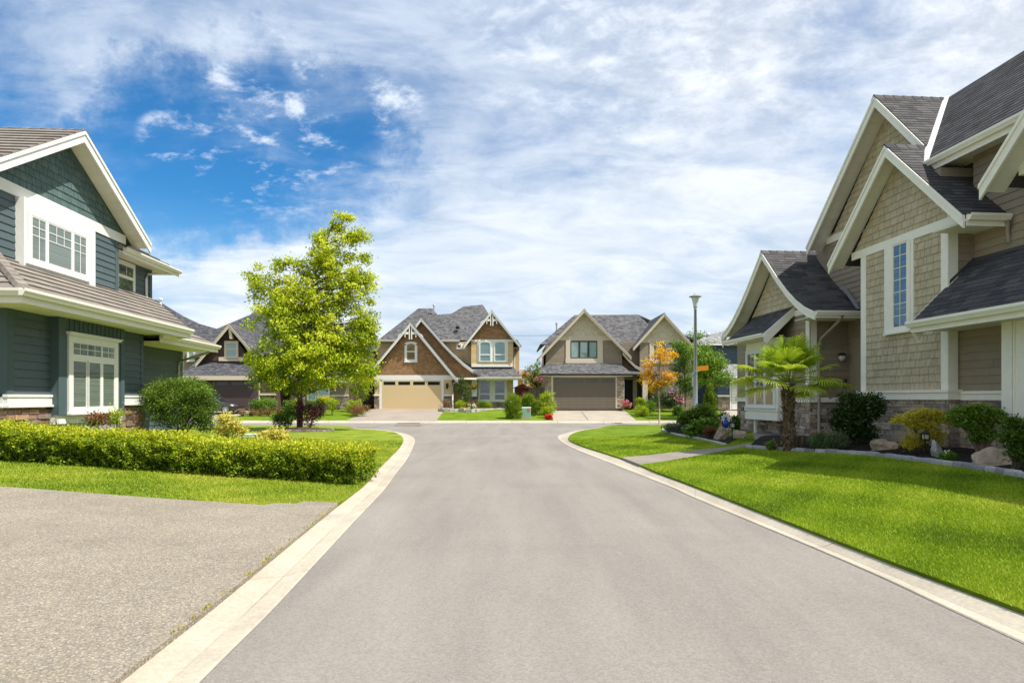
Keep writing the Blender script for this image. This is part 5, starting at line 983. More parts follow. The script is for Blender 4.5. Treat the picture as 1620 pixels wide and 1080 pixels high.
# ================================================================== PLANTS
K_birch = lf('birch_leaves', (.10, .17, .006), (.34, .44, .010), (.54, .60, .022), (.68, .70, .06), tr=.4)
K_hedge = lf('hedge_leaves', (.045, .085, .005), (.15, .24, .008), (.36, .43, .012), (.60, .58, .03), tr=.35)
K_shrub = lf('shrub_leaves', (.035, .075, .008), (.11, .19, .015), (.24, .35, .03), tr=.35)
K_dark = lf('dark_leaves', (.014, .032, .008), (.04, .08, .014), (.09, .16, .025), tr=.2, rough=.35)
K_lime = lf('lime_leaves', (.14, .20, .006), (.34, .44, .010), (.55, .60, .03), tr=.4)
K_mid = lf('mid_green_leaves', (.05, .10, .008), (.13, .24, .015), (.26, .40, .03), tr=.35)
K_yel = lf('yellow_leaves', (.22, .22, .02), (.55, .48, .05), (.75, .68, .20), tr=.3)
K_gold = lf('gold_tipped_leaves', (.14, .17, .01), (.48, .42, .02), (.72, .62, .06), tr=.4)
K_purp = lf('purple_leaves', (.04, .012, .018), (.12, .03, .045), (.24, .07, .08), tr=.3)
K_red = lf('russet_leaves', (.09, .05, .02), (.22, .09, .04), (.30, .22, .04), tr=.3)
K_or = lf('orange_leaves', (.22, .24, .02), (.62, .28, .01), (.86, .47, .008), (.92, .68, .03), tr=.4)
K_lav = lf('lavender_leaves', (.07, .11, .045), (.14, .20, .08), (.24, .31, .14), tr=.25)
K_ced = lf('cedar_leaves', (.06, .11, .004), (.17, .27, .006), (.34, .42, .015), tr=.35)
K_hosta = lf('hosta_leaves', (.05, .11, .01), (.12, .24, .015), (.24, .38, .05), tr=.35)
PINK = lf('pink_petals', (.62, .12, .25), (.8, .35, .5), tr=.2); REDF = lf('red_petals', (.5, .01, .015), (.75, .03, .03), tr=.2); WHF = lf('white_petals', (.7, .7, .6), (.85, .85, .8), tr=.2); YEF = lf('yellow_petals', (.75, .45, .02), (.85, .7, .05), tr=.2); LVF = lf('lavender_flowers', (.28, .20, .33), (.42, .33, .45), tr=.2); MIXF = lf('mixed_petals', (.75, .05, .08), (.8, .4, .02), (.75, .2, .45), (.3, .15, .5), tr=.2)
def E(px, py, y, rx, ry, rd=None, b=None):
    """ellipsoid seen at (px,py) at depth y with pixel radii, relative to b"""
    p = F(px, py, y); m = y/1000; return (p.x-b.x, p.y-b.y, p.z-b.z, rx*m, (rd or rx)*m, ry*m)
def crown(parent, name, mat, ells, nclump, per, cr, size, tb, seedz=0, aspect=.6, droop=.2, toptint=.3, shell=.5, dark_core=None, tmat=None, flat=.7):
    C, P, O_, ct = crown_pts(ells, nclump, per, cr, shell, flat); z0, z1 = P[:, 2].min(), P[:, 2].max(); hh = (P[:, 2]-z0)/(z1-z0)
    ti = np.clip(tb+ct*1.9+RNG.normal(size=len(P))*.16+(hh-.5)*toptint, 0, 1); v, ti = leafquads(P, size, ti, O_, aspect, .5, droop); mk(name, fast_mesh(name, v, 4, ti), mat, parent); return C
def limbs(m, C, axis, r0=.03, n=5, wob=.12):
    """boughs from the nearest lower point of the trunk axis to each clump"""
    for c in C:
        c = Vector(c); best = None
        for i in range(len(axis)-1):
            for k in range(4):
                a = Vector(axis[i][0]).lerp(Vector(axis[i+1][0]), k/4)
                if a.z < c.z-.25*(c-a).xy.length or i == 0:
                    d = (c-a).length+.6*max(0, (c.z-a.z)-1.4*(c-a).xy.length)
                    if best is None or d < best[0]: best = (d, a)
        a = best[1]; L_ = (c-a).length; mid = a.lerp(c, .5)+Vector((rnd.uniform(-1, 1), rnd.uniform(-1, 1), .6))*L_*wob; r = r0*min(1, L_/2)+.006
        m.tube([a, a.lerp(mid, .55)+Z*.03*L_, mid, c], [r, r*.75, r*.55, .004], n)
# --- tall street tree
def street_tree():
    b = G(474, 680, lambda x, y: .12); y = b.y
    T = thing('street_tree', 'tall broad green street tree on the left lawn, taller than the houses behind', 'tree', b)
    ax = [(b-Z*.1, .15), (F(475, 640, y), .13), (F(474, 600, y), .115), (F(478, 560, y), .10), (F(482, 510, y+.1), .08), (F(492, 455, y), .06), (F(508, 405, y), .04), (F(528, 350, y), .018)]
    tr = MB(); tr.tube([a for a, _ in ax], [r for _, r in ax], 10)
    n = V3(0, 0, 0); e = [E(487, 560, y, 92, 50, 74, n), E(468, 515, y, 74, 52, 62, n), E(520, 540, y, 70, 58, 56, n), E(436, 470, y, 44, 46, 38, n), E(490, 465, y, 58, 52, 46, n), E(422, 580, y, 34, 36, 32, n), E(566, 585, y, 30, 40, 32, n), E(480, 595, y, 80, 26, 60, n)]
    e2 = [E(522, 400, y, 36, 38, 30, n), E(503, 372, y, 20, 28, 16, n), E(532, 352, y, 15, 20, 12, n), E(562, 378, y, 18, 17, 14, n), E(564, 445, y, 30, 24, 26, n), E(406, 438, y, 20, 17, 16, n), E(447, 418, y, 22, 18, 18, n), E(576, 505, y, 20, 40, 26, n), E(545, 465, y, 36, 44, 30, n), E(576, 372, y, 12, 11, 10, n), E(548, 344, y, 10, 10, 8, n), E(500, 420, y, 40, 26, 34, n), E(582, 456, y, 15, 8, 12, n), E(555, 372, y, 20, 18, 14, n), E(590, 540, y, 10, 30, 14, n), E(572, 410, y, 12, 10, 10, n)]
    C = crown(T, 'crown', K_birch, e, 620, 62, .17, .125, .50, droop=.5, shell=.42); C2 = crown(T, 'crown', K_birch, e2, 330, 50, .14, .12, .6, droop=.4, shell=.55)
    limbs(tr, list(C[::5])+list(C2[::3]), ax, .030); tr.build('trunk', BARK, T, smooth=True)
    u = b+V3(0, 0, 0)
street_tree()
# --- orange tree and the green trees behind it
def orange_tree():
    b = G(1043, 673.5, lambda x, y: .1); y = b.y; T = thing('small_tree', 'slim young tree with orange and yellow leaves beside the cross street', 'tree', b)
    ax = [(b-Z*.1, .05), (F(1043, 640, y), .045), (F(1042, 626, y), .04), (F(1040, 600, y), .028), (F(1042, 575, y), .02), (F(1045, 548, y), .008)]; n = V3(0, 0, 0); tr = MB(); tr.tube([a for a, _ in ax], [r for _, r in ax], 8)
    e = [E(1047, 562, y, 15, 20, 14, n), E(1027, 585, y, 14, 18, 14, n), E(1055, 598, y, 17, 13, 15, n), E(1038, 612, y, 13, 10, 12, n), E(1066, 562, y, 8, 8, 8, n), E(1043, 545, y, 6, 8, 6, n), E(1020, 600, y, 7, 9, 8, n)]
    C = crown(T, 'crown', K_or, e, 140, 28, .11, .09, .6, droop=.2, shell=.5, flat=.5, toptint=.4)
    for c in C[::2]:
        c = Vector(c); a = F(1042.5+rnd.uniform(-.5, .5), 628-rnd.uniform(0, 10), y); tr.tube([a, a.lerp(c, .45)+Z*.1, c], [.016, .01, .003], 5)
    tr.build('trunk', M('pale_bark', [(.30, .22, .15), (.36, .27, .19)], .9, (30, .5)), T, smooth=True)
orange_tree()
def tree(label, b, ax, ells, mat, ncl, per, cr, size, tb, bark=None, name='small_tree', lr=.03, **k):
    T = thing(name, label, 'tree', b); tr = MB(); tr.tube([a for a, _ in ax], [r for _, r in ax], 8); C = crown(T, 'crown', mat, ells, ncl, per, cr, size, tb, **k); limbs(tr, C[::2], ax, lr); tr.build('trunk', bark or BARK, T, smooth=True)
def T1(label, px, y, ells, mat, ncl, per=32, cr=.16, size=.1, tb=.45, zb=None, **k):
    zb = z_far(0, y) if zb is None else zb; b = V3((px-810)/1000*y, y, zb); n = V3(0, 0, 0); top = min(e[1]-e[3]*.6 for e in ells); e = [E(a, c, y, r, q, None, n) for a, c, r, q in ells]
    p = F(ells[0][0], top, y); tree(label, b, [(b-Z*.1, .07), (b.lerp(p, .4), .06), (p, .015)], e, mat, ncl, per, cr, size, tb, **k)
T1('dark leafy tree between the orange tree and the lamp post', 1085, 45, [(1082, 575, 22, 34), (1088, 610, 20, 20), (1075, 550, 14, 16)], K_mid, 260, tb=.3)
T1('spreading mid-green tree behind the lamp post and cone-shaped cedar', 1125, 42.6, [(1125, 575, 28, 20), (1112, 555, 20, 16), (1130, 598, 30, 12), (1118, 585, 24, 24)], K_mid, 300, tb=.62, size=.12)
T1('pale green tree top peeking above the roofs left of the blue house', 1100, 72, [(1097, 538, 20, 14), (1108, 545, 16, 14)], K_shrub, 60, tb=.75, size=.2, cr=.3)
T1('tree standing behind the board fence between the two gabled houses', 850, 62, [(849, 590, 14, 20), (853, 605, 12, 14)], K_shrub, 120, tb=.5, size=.16, cr=.2)
T1('bright green tree at the gap just left of the golden garage', 572, 49, [(572, 612, 13, 24), (568, 600, 14, 14)], K_lime, 70, tb=.35)
T1('slender dark conifer against the end wall of the teal house', 232, 22.5, [(232, 590, 9, 40), (236, 560, 8, 24), (229, 620, 10, 26)], K_mid, 70, per=40, cr=.09, size=.06, tb=.15, zb=.4)
# --- hedge
def hedge():
    A = G(585, 766, lambda x, y: .11); a = V3(A.x-.15, A.y+.45, .1); zl = z_left; 
    q = G(0, 729, z_left); d = (V3(q.x, q.y+.45, 0)-V3(a.x, a.y, 0)).normalized(); L_ = (V3(q.x, q.y, 0)-V3(a.x, a.y, 0)).length+2.2; s = V3(d.y, -d.x, 0)
    if s.y < 0: s = -s
    H = thing('hedge', 'long low clipped yellow-green hedge across the left front lawn', 'hedge', (a.x-3, a.y, .1)); W, n = .52, 52000
    u = RNG.uniform(0, L_, n); face = RNG.uniform(0, 1, n); v = np.where(face < .46, -W, np.where(face < .90, RNG.uniform(-W, W, n), W)); endm = face > .97; u = np.where(endm, 0, u); v = np.where(endm, RNG.uniform(-W, W, n), v)
    hgt = .80-.13*sm(0, 1, 0)+0*u; hgt = .60+.03*np.sin(u*1.9)+.02*np.sin(u*5.3+1)+.05*u/L_
    w = np.where((face >= .46) & (face < .90), hgt, RNG.uniform(.04, 1, n)**.85*hgt)
    w = np.where(RNG.uniform(0, 1, n) < .0, w, w); dep = RNG.exponential(.045, n)
    # rounded shoulders and lumpy faces
    from mathutils import noise as _n
    lump = np.array([.10*_n.noise(Vector((float(a_)*2.6, float(b_)*2.6, float(c_)*3.2)))+.09*_n.noise(Vector((float(a_)*7, float(b_)*7+5, float(c_)*8))) for a_, b_, c_ in zip(u, v, w)])
    sh = np.clip((w/hgt-.75)/.25, 0, 1)**2*.16
    side = (face < .46) | ((face >= .90) & ~endm)
    vv = np.where(side, np.sign(v)*(W-sh-dep+lump), v); ww = np.where(~side & ~endm, hgt-dep+lump*.7-.14*(np.abs(v)/W)**4, w); uu = np.where(endm, dep-lump, u)
    gz = np.array([z_left(a.x+d.x*float(t), a.y+d.y*float(t)) for t in np.linspace(0, L_, 60)]); gzi = np.interp(uu, np.linspace(0, L_, 60), gz)
    P = np.stack([a.x+d.x*uu+s.x*vv, a.y+d.y*uu+s.y*vv, gzi+ww], 1)
    out = np.where(endm[:, None], -np.array(d)[None], np.where(side[:, None], np.sign(v)[:, None]*np.array(s)[None], np.array([0, 0, 1.])[None])); out = unit(out+np.array([0, 0, .5]))
    # new shoots standing proud of the top
    m = 3500; us = RNG.uniform(0, L_, m); vs = RNG.uniform(-W, W*.8, m); hs = .60+.03*np.sin(us*1.9)+.02*np.sin(us*5.3+1)+.05*us/L_+RNG.uniform(-.02, .07, m); gs = np.interp(us, np.linspace(0, L_, 60), gz)
    P2 = np.stack([a.x+d.x*us+s.x*vs, a.y+d.y*us+s.y*vs, gs+hs], 1)
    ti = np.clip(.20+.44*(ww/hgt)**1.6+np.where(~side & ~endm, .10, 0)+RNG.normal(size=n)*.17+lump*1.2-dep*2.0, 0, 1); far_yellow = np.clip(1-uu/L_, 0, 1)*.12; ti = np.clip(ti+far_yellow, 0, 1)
    V1, t1 = leafquads(P, .048, ti, out, .55, .4, 0); V2, t2 = leafquads(P2, .055, np.clip(RNG.normal(.78, .13, m), 0, 1), np.tile([0, 0, 1.], (m, 1)), .5, .1, 0)
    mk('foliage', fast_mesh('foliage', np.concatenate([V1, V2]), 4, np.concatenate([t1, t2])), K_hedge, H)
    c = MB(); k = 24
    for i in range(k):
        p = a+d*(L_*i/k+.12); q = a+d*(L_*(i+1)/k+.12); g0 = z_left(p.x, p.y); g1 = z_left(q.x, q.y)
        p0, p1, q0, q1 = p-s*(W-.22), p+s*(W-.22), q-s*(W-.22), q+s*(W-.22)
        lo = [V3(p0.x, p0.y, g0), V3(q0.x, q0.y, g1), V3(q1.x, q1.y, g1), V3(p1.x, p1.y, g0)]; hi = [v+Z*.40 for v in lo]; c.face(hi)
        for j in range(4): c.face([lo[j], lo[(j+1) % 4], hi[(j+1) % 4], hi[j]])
    c.build('dark_core', M('hedge_core_shade', (.018, .020, .008), .95), H)  # solid dark box inside; its colour stands for shade between the leaves
hedge()
# --- left garden
def SB(px, py, y=None, zf=None):
    if y is not None: z = zf if isinstance(zf, (int, float)) else z_left(0, y); return V3((px-810)/1000*y, y, z)
    return G(px, py, zf or z_left)
b = SB(285, 0, 19.5, .42); b.z = .35
shrub('round_shrub', 'big rounded dark green shrub at the far corner of the teal house', 'shrub', b, [E(283, 640, 19.5, 52, 40, 46, b), E(300, 620, 19.5, 36, 26, 34, b), E(255, 625, 19.5, 26, 24, 26, b), E(325, 655, 19.5, 18, 30, 22, b)], K_shrub, 420, 75, .11, .06, tb=.45, aspect=.4, toptint=.5, stems=14, shell=.35)
for lab, px, py, y, es in (('yellow-leaved shrub rising behind the hedge, the taller one', 364, 690, 17, [(364, 672, 18, 11), (380, 682, 9, 8), (350, 682, 8, 7), (358, 663, 10, 8)]), ('low yellow-leaved shrub behind the hedge, right of the green utility lid', 430, 700, 15.5, [(418, 691, 14, 8), (440, 688, 12, 8), (450, 696, 8, 6)])):
    b = V3((px-810)/1000*y, y, z_left((px-810)/1000*y, y)); shrub('yellow_shrub', lab, 'shrub', b, [E(a, c, y, r, q, None, b) for a, c, r, q in es], K_yel, 60, 34, .07, .085, tb=.62, aspect=.35, toptint=.35, stems=8)
y = 17.5; p = F(396, 690, y); t = thing('utility_box', 'pale green utility box lid just showing above the hedge', 'utility box', (p.x, p.y, .2)); m = MB(); m.box((p.x-.2, y-.15, .2), (p.x+.2, y+.2, p.z-.02)); m.build('body', M('utility_green', (.30, .46, .36), .6), t); MB().box((p.x-.25, y-.2, p.z-.02), (p.x+.25, y+.25, p.z+.07)).build('lid', M('utility_lid', (.55, .68, .56), .6), t)
# bed round the tall tree
b = G(474, 681, lambda x, y: .12); m = MB(); m.lathe(b, [(1.35, .0), (1.3, .05), (.9, .12), (.3, .16), (0, .16)], 40); m.v = [(b.x+(x-b.x)*1.0, b.y+(yy-b.y)*.55, z) for x, yy, z in m.v]; o = m.build('planting_bed', M('brown_mulch', [(.05, .03, .02), (.09, .05, .03)], .95, (30, 1), (20, .5))); tag(o, kind='structure')
edging('stone_edging', 'ring of rough grey-brown stones round the foot of the tall green tree', [V3(b.x+.1+1.42*math.cos(a), b.y+.8*math.sin(a), 0) for a in np.linspace(0, 2*math.pi, 40)], .14, .09, .22, M('dark_cobble', [(.12, .11, .10), (.20, .18, .16), (.26, .24, .22)], .9, (30, .7), (20, .25)))
def far_shrub(label, px, py, y, es, mat, tb=.45, n=60, per=30, size=.08, cr=.11, name='shrub', cat='shrub', zb=None, group=None, **k):
    z = z_far(0, y) if zb is None else zb; b = V3((px-810)/1000*y, y, z); return shrub(name, label, cat, b, [E(a, c, y, r, q, None, b) for a, c, r, q in es], mat, n, per, cr, size, tb=tb, group=group, **k)
far_shrub('wine-purple barberry bush under the tall green tree', 490, 0, 29.3, [(490, 655, 20, 18), (480, 645, 12, 12), (503, 650, 12, 13)], K_purp, .5, 110, 36, .07, .09, name='barberry', zb=.2)
far_shrub('green bush left of the tall tree trunk, beside the purple barberry', 455, 0, 29.3, [(452, 660, 15, 14), (462, 652, 10, 12), (440, 662, 8, 10)], K_shrub, .45, 90, 32, .08, .1, name='shrub', zb=.2)
# --- gardens along the far side of the street, left
GR = 'shrubs in the garden of the dark brown house'
far_shrub('large rounded green shrub right of the dark garage', 425, 0, 46.5, [(423, 640, 14, 14), (412, 638, 10, 10)], K_mid, .5, 70, 36, .09, .14, name='round_shrub', group=GR)
far_shrub('smaller olive-green shrub at the left end of the row by the dark garage', 403, 0, 46.3, [(403, 641, 9, 9)], K_shrub, .4, 40, 30, .09, .13, name='round_shrub', group=GR)
for i, (px, l) in enumerate(((384, 'nearest the black car'), (397, 'second from the black car'), (411, 'third from the black car'), (424, 'below the large round shrub'), (440, 'at the right end of the row'))): far_shrub('low russet cushion plant on the far lawn, '+l, px, 0, 45.3, [(px, 652, 6, 5)], K_red, .55, 22, 30, .07, .09, name='cushion_plant', cat='plant', group='low russet plants on the far lawn')
for px, y, es, mat, l, tb in ((456, 45.5, [(456, 643, 9, 11)], K_shrub, 'green bush left of the tall tree trunk on the far lawn', .55), (470, 46, [(470, 640, 7, 9)], K_lime, 'lime-green bush behind the tall tree trunk', .4), (497, 46.5, [(497, 640, 14, 9), (506, 633, 10, 7)], K_shrub, 'grey-green bush under the pale green window', .5), (512, 46.8, [(512, 632, 8, 6)], K_gold, 'golden bush top under the pale green window', .6), (525, 46, [(525, 638, 9, 10)], K_lime, 'lime-green bush against the stone base right of the pale green window', .5), (560, 46, [(562, 640, 11, 10), (553, 645, 8, 8)], K_lime, 'yellow-green bush beside the golden garage driveway', .45), (566, 45, [(568, 647, 15, 8)], K_red, 'spreading russet bush beside the golden garage driveway', .5)):
    far_shrub(l, px, 0, y, es, mat, tb, 50, 34, .085, .11)
# --- garden of the brown-gabled house
for px, y, es, mat, l, tb in ((703, 50.2, [(706, 645, 10, 9), (704, 637, 6, 5)], K_red, 'russet and green bush right of the golden garage door', .55), (706, 49.2, [(706, 652, 12, 3.5)], K_lime, 'low green edging plant in front of the russet bush', .35), (729, 50.6, [(729, 640, 8, 6)], K_lime, 'small lime plant at the dark front door', .45), (738, 49.5, [(735, 649, 10, 4)], K_gold, 'low golden plant in the curved stone bed', .75), (747, 50.6, [(747, 641, 9, 7)], K_red, 'reddish plant beside the porch post', .6), (762, 51.8, [(762, 640, 9, 6)], K_mid, 'dark green plant below the porch windows', .4), (772, 51.9, [(772, 641, 6, 6)], K_lime, 'round lime plant below the porch windows', .4)):
    far_shrub(l, px, 0, y, es, mat, tb, 44, 32, .075, .10)
far_shrub('white-flowered plant in the curved stone bed', 749, 0, 50.2, [(749, 643, 7, 4)], K_shrub, .5, 20, 26, .08, .1, blossoms=(WHF, 40, .1), name='flowering_plant', cat='plant')
T1('small dark conifer in front of the porch of the brown-gabled house', 733, 51.2, [(733, 613, 12, 12), (729, 600, 8, 7), (737, 625, 10, 8), (735, 635, 5, 6)], K_dark, 80, per=34, cr=.12, size=.08, tb=.75)
bd = [V3((px-810)/1000*48.8, yy, 0) for px, yy in ((694, 49.6), (698, 49.0), (712, 48.9), (725, 49.2), (735, 48.6), (750, 48.6), (758, 49.6), (768, 50.6), (778, 51.4), (800, 51.8))]
edging('stone_edging', 'low grey stone wall curving round the flower bed of the brown-gabled house', bd, .25, .28, .4, M('pale_stone', [(.30, .28, .25), (.42, .39, .35), (.36, .31, .30)], .9, (20, .6), (9, .2)), None, z_far(0, 49))
def hanging_basket(px, py, y, label, mat, r=.28):
    p = F(px, py, y); t = thing('hanging_basket', label, 'hanging basket', p-Z*.2); MB().lathe(p-Z*.2, [(0, 0), (r*.5, .03), (r*.85, .2), (r*.9, .22), (0, .22)], 12).build('bowl', BARK, t)
    w = MB()
    for a in (0, 2.1, 4.2): w.tube([p+V3(r*.8*math.cos(a), r*.8*math.sin(a), 0), p+Z*.8], .006, 4)
    w.build('hanger', GALV, t); P = np.array(p)+RNG.normal(size=(420, 3))*np.array([r*.55, r*.55, r*.33])+np.array([0, 0, .08]); v, ti = leafquads(P, .09, RNG.uniform(0, 1, 420)); mk('blossom', fast_mesh('blossom', v, 4, ti), mat, t)
hanging_basket(749.5, 612, 52.3, 'hanging basket of golden flowers by the porch post', YEF); hanging_basket(854, 601, 49.9, 'hanging basket of mixed pink and orange flowers left of the taupe garage', MIXF, .38)
# clipped cedars and utility box between the two driveways
def cedar(px, y, w, py0, label, h_px, tb=.45, cone=False, zb=None, n=170):
    z = z_far(0, y) if zb is None else zb; b = V3((px-810)/1000*y, y, z); r = w/2*y/1000; h = CH+(630-py0)/1000*y-z; k = 10
    e = [(0, 0, h*(i+.5)/k, r*(1 if not cone else max(.12, math.sin(math.pi*min(1, .5+.5*(i+.5)/k))**.8))*(1-.25*(i/(k-1))**4), r*(1 if not cone else max(.12, math.sin(math.pi*min(1, .5+.5*(i+.5)/k))**.8)), h/k*.8) for i in range(k)]
    return shrub('cedar', label, 'cedar', b, e, K_ced, n, 60, r*.14, .09, aspect=.28, up=0, droop=-.8, tb=tb, shell=.12, stems=5, stemr=.03, flat=1.3, toptint=.3)
cedar(812, 43.6, 27, 625.5, 'plump clipped cedar at the kerb, left of the green utility box', 0)
cedar(836.5, 46.5, 21, 626, 'clipped cedar just behind the green utility box', 0, .4)
cedar(846, 45.5, 7, 634, 'narrow cedar shoot right of the green utility box', 0, .4, n=50)
cedar(1123, 30, 27, 601, 'tall cone-shaped cedar standing right of the lamp post', 0, .32, True, .12, n=260)
def util(px, y, w, py0, label):
    z = z_far(0, y); cx = (px-810)/1000*y; r = w/2*y/1000; h = CH+(630-py0)/1000*y-z; t = thing('utility_box', label, 'utility box', (cx, y, z)); g = M('utility_green', (.30, .46, .36), .6); m = MB()
    m.box((cx-r, y-r*.8, z+.06), (cx+r, y+r*.8, z+h*.9)); m.build('body', g, t); 
    m = MB(); a = [(cx-r*1.04, y-r*.84, z+h*.9), (cx+r*1.04, y-r*.84, z+h*.9), (cx+r*1.04, y-r*.84, z+h*.93), (cx+r*1.0, y-r*.5, z+h), (cx-r*1.0, y-r*.5, z+h), (cx-r*1.04, y-r*.84, z+h*.93)]; m.prism(a, (0, r*1.5, 0)); m.build('lid', g, t)
    m = MB(); [m.box((cx-r+i*r/4.5+.02, y-r*.8-.015, z+.1), (cx-r+i*r/4.5+.05, y-r*.8, z+h*.85)) for i in range(9)]; m.build('door_rib', g, t)
    MB().box((cx-r*1.15, y-r, z-.02), (cx+r*1.15, y+r, z+.06)).build('pad', CONC, t); MB().box((cx+r*.25, y-r*.8-.03, z+h*.62), (cx+r*.8, y-r*.8-.016, z+h*.86)).build('warning_sticker', M('red_sticker', (.55, .12, .10), .6), t)
util(832.5, 44.0, 14.5, 643.5, 'mint green utility box with a red sticker between two cedars')
far_shrub('tall lime-leaved bush against the left pier of the taupe garage', 864, 0, 46.5, [(862, 636, 13, 12), (866, 626, 10, 8), (870, 645, 9, 12), (857, 645, 8, 12)], K_lime, .38, 110, 36, .1, .12)
far_shrub('clipped round lime bush at the corner of the taupe driveway', 865.5, 0, 44.2, [(865.5, 649.5, 9.5, 9)], K_lime, .42, 60, 44, .07, .08, name='round_shrub')
far_shrub('clump of red flowers at the left edge of the taupe driveway', 867, 0, 42.9, [(867, 660, 4, 2.5)], K_mid, .4, 12, 24, .06, .08, name='flowering_plant', cat='plant', blossoms=(REDF, 110, .09))
G2 = 'clipped bushes beside the taupe driveway'
for px, y, r, q, cy, l, mt in ((1014.5, 45.0, 11.5, 9.5, 650, 'bright clipped round bush nearest the taupe driveway', K_lime), (1014, 48.6, 7, 6, 635, 'smaller clipped round bush behind, by the porch post', K_lime), (1027, 47.5, 10, 9.5, 642, 'darker round bush right of the two bright clipped ones', K_mid)):
    far_shrub(l, px, 0, y, [(px, cy, r, q)], mt, .42, 60, 44, .07, .08, name='round_shrub', group=G2)
for px, y, es, mt, l, bl in ((1040, 49, [(1042, 632, 16, 14), (1056, 634, 12, 12)], K_dark, 'dark glossy rhododendron behind the orange tree trunk', None), (1068, 49.2, [(1068, 632, 16, 15)], K_dark, 'dark rhododendron with pink flowers under the porch window', (PINK, 90, .13)), (1048, 50.6, [(1040, 615, 12, 9)], K_mid, 'green bush beside the porch post of the taupe house', None), (1073, 46, [(1073, 651, 6, 6)], K_mid, 'small round bush on the far lawn left of the lamp post', None)):
    far_shrub(l, px, 0, y, es, mt, .5, 70, 36, .1, .13, blossoms=bl)
far_shrub('pot of red, white and yellow flowers by the stone pier of the taupe garage', 992, 0, 49.6, [(992, 640, 5.5, 6)], K_mid, .4, 20, 24, .07, .09, name='flower_pot', cat='flower pot', blossoms=(MIXF, 110, .11), zb=.72)
# --- bed beside the path, right
def bedz(zb, px, py):
    """where the sight line meets the sloping bed"""
    k = (py-630)/1000; last = None
    for i in range(900):
        y = 7+i*.03; x = (px-810)/1000*y
        if not bool(inside(zb.poly, np.array([x]), np.array([y]))[0]): continue
        z = zb(x, y); last = (x, y, z)
        if CH-k*y <= z: return V3(x, y, z)
    if last: return V3(*last)
    g = G(px, py, z_right); return g
def near_shrub(name, label, cat, px, py, es, mat, zb, tb=.45, n=70, per=40, cr=.06, size=.05, rd=None, **k):
    b = bedz(zb, px, py); y = b.y; sh = V3(0, 0, 0)
    return shrub(name, label, cat, b, [E(a, c, y-.15, r, q, r*.6*y/1000, b) for a, c, r, q in es], mat, n, per, cr, size, tb=tb, **k)
near_shrub('lavender', 'grey-green lavender clump at the street end of the path bed', 'lavender', 1065, 684.5, [(1058, 677, 11, 6), (1072, 675, 11, 7)], K_lav, zb2, .45, 60, 50, .07, .09, aspect=.12, up=0, droop=-1.4, blossoms=(LVF, 120, .035))
near_shrub('rhododendron', 'broad mid-green rhododendron at the foot of the lamp post', 'shrub', 1103, 683, [(1095, 662, 18, 13), (1118, 660, 18, 14), (1083, 664, 12, 11), (1105, 650, 14, 9)], K_shrub, zb2, .58, 190, 40, .10, .09, aspect=.4)
near_shrub('hosta', 'leafy bright green hosta in the path bed', 'plant', 1110, 691, [(1105, 677, 17, 10), (1120, 672, 16, 10), (1096, 682, 10, 7)], K_hosta, zb2, .55, 60, 26, .09, .16, aspect=.5, stems=0)
near_shrub('red_leaved_plant', 'low plant with reddish new leaves beside the hosta', 'plant', 1124, 692, [(1124, 682, 9, 6.5)], K_red, zb2, .45, 40, 30, .06, .07)
near_shrub('plant', 'green leafy plant by the corner of the taupe bay window', 'plant', 1166, 682, [(1166, 668, 9, 9)], K_mid, zb2, .35, 50, 34, .08, .1)
near_shrub('plant', 'low russet plant behind the white and blue flower ornament', 'plant', 1143, 680, [(1145, 662, 7, 9)], K_red, zb2, .35, 40, 30, .08, .08)
STONER = M('tan_rock', [(.36, .28, .20)], .9, (6, 1.0), (3, .35)); STONEG = M('grey_rock', [(.36, .34, .32)], .9, (6, 1.0), (3, .35))
def rk(label, zb, px, py, w, h, d, mat, seed, **k):
    b = bedz(zb, px, py); m = b.y/1000; rock('rock', label, b, w/2*m, d/2, h*m*.98, mat, seed, **k)
rk('tan pointed rock in the path bed, left of the path light', zb2, 1141, 694, 24, 23, .6, STONER, 3, tilt=.2); rk('long grey-tan rock right of the path light', zb2, 1170, 697, 32, 18, .6, STONER, 5); rk('small grey standing stone between the lavender and the hosta', zb2, 1084, 682, 9, 17, .25, STONEG, 8)
def path_light(label, b, h, s=1):
    t = thing('path_light', label, 'path light', b, 0, 'black path lights in the beds'); k = M('black_metal', (.012, .012, .012), .45); MB().tube([b-Z*.1, b+Z*h*.62], .012*s, 6).build('stake', k, t)
    m = MB(); z = h*.62; 
    for a, c in ((-1, -1), (1, -1), (1, 1), (-1, 1)): m.tube([b+V3(a*.045*s, c*.045*s, z), b+V3(a*.06*s, c*.06*s, z+h*.24)], .008, 4)
    m.box((b.x-.06*s, b.y-.06*s, b.z+z-.01), (b.x+.06*s, b.y+.06*s, b.z+z+.012)); m.lathe(b+Z*(z+h*.24), [(.095*s, 0), (.10*s, .015), (.05*s, h*.1), (.02*s, h*.12), (0, h*.14)], 4); m.build('lantern_frame', k, t); MB().box((b.x-.04*s, b.y-.04*s, b.z+z+.014), (b.x+.04*s, b.y+.04*s, b.z+z+h*.22)).build('lamp_glass', MATS['frosted_glass'], t)
path_light('black path light between the two tan rocks of the path bed', bedz(zb2, 1158.5, 695.5), .62, 1.1)
b = bedz(zb2, 1148.5, 690); t = thing('flower_ornament', 'white and blue flower garden ornament standing by the tan rock', 'garden ornament', b); MB().tube([b, b+Z*.45], .01, 5).build('stake', M('black_metal'), t) if False else MB().tube([b, b+Z*.45], .01, 5).build('stake', MATS['black_metal'], t)
m = MB(); c = b+Z*.62
for i in range(9): a = i*2*math.pi/9; d = V3(math.cos(a), 0, math.sin(a)); s_ = V3(-math.sin(a), 0, math.cos(a)); m.prism([c+d*.03, c+d*.12+s_*.04, c+d*.19, c+d*.12-s_*.04], (0, .012, 0))
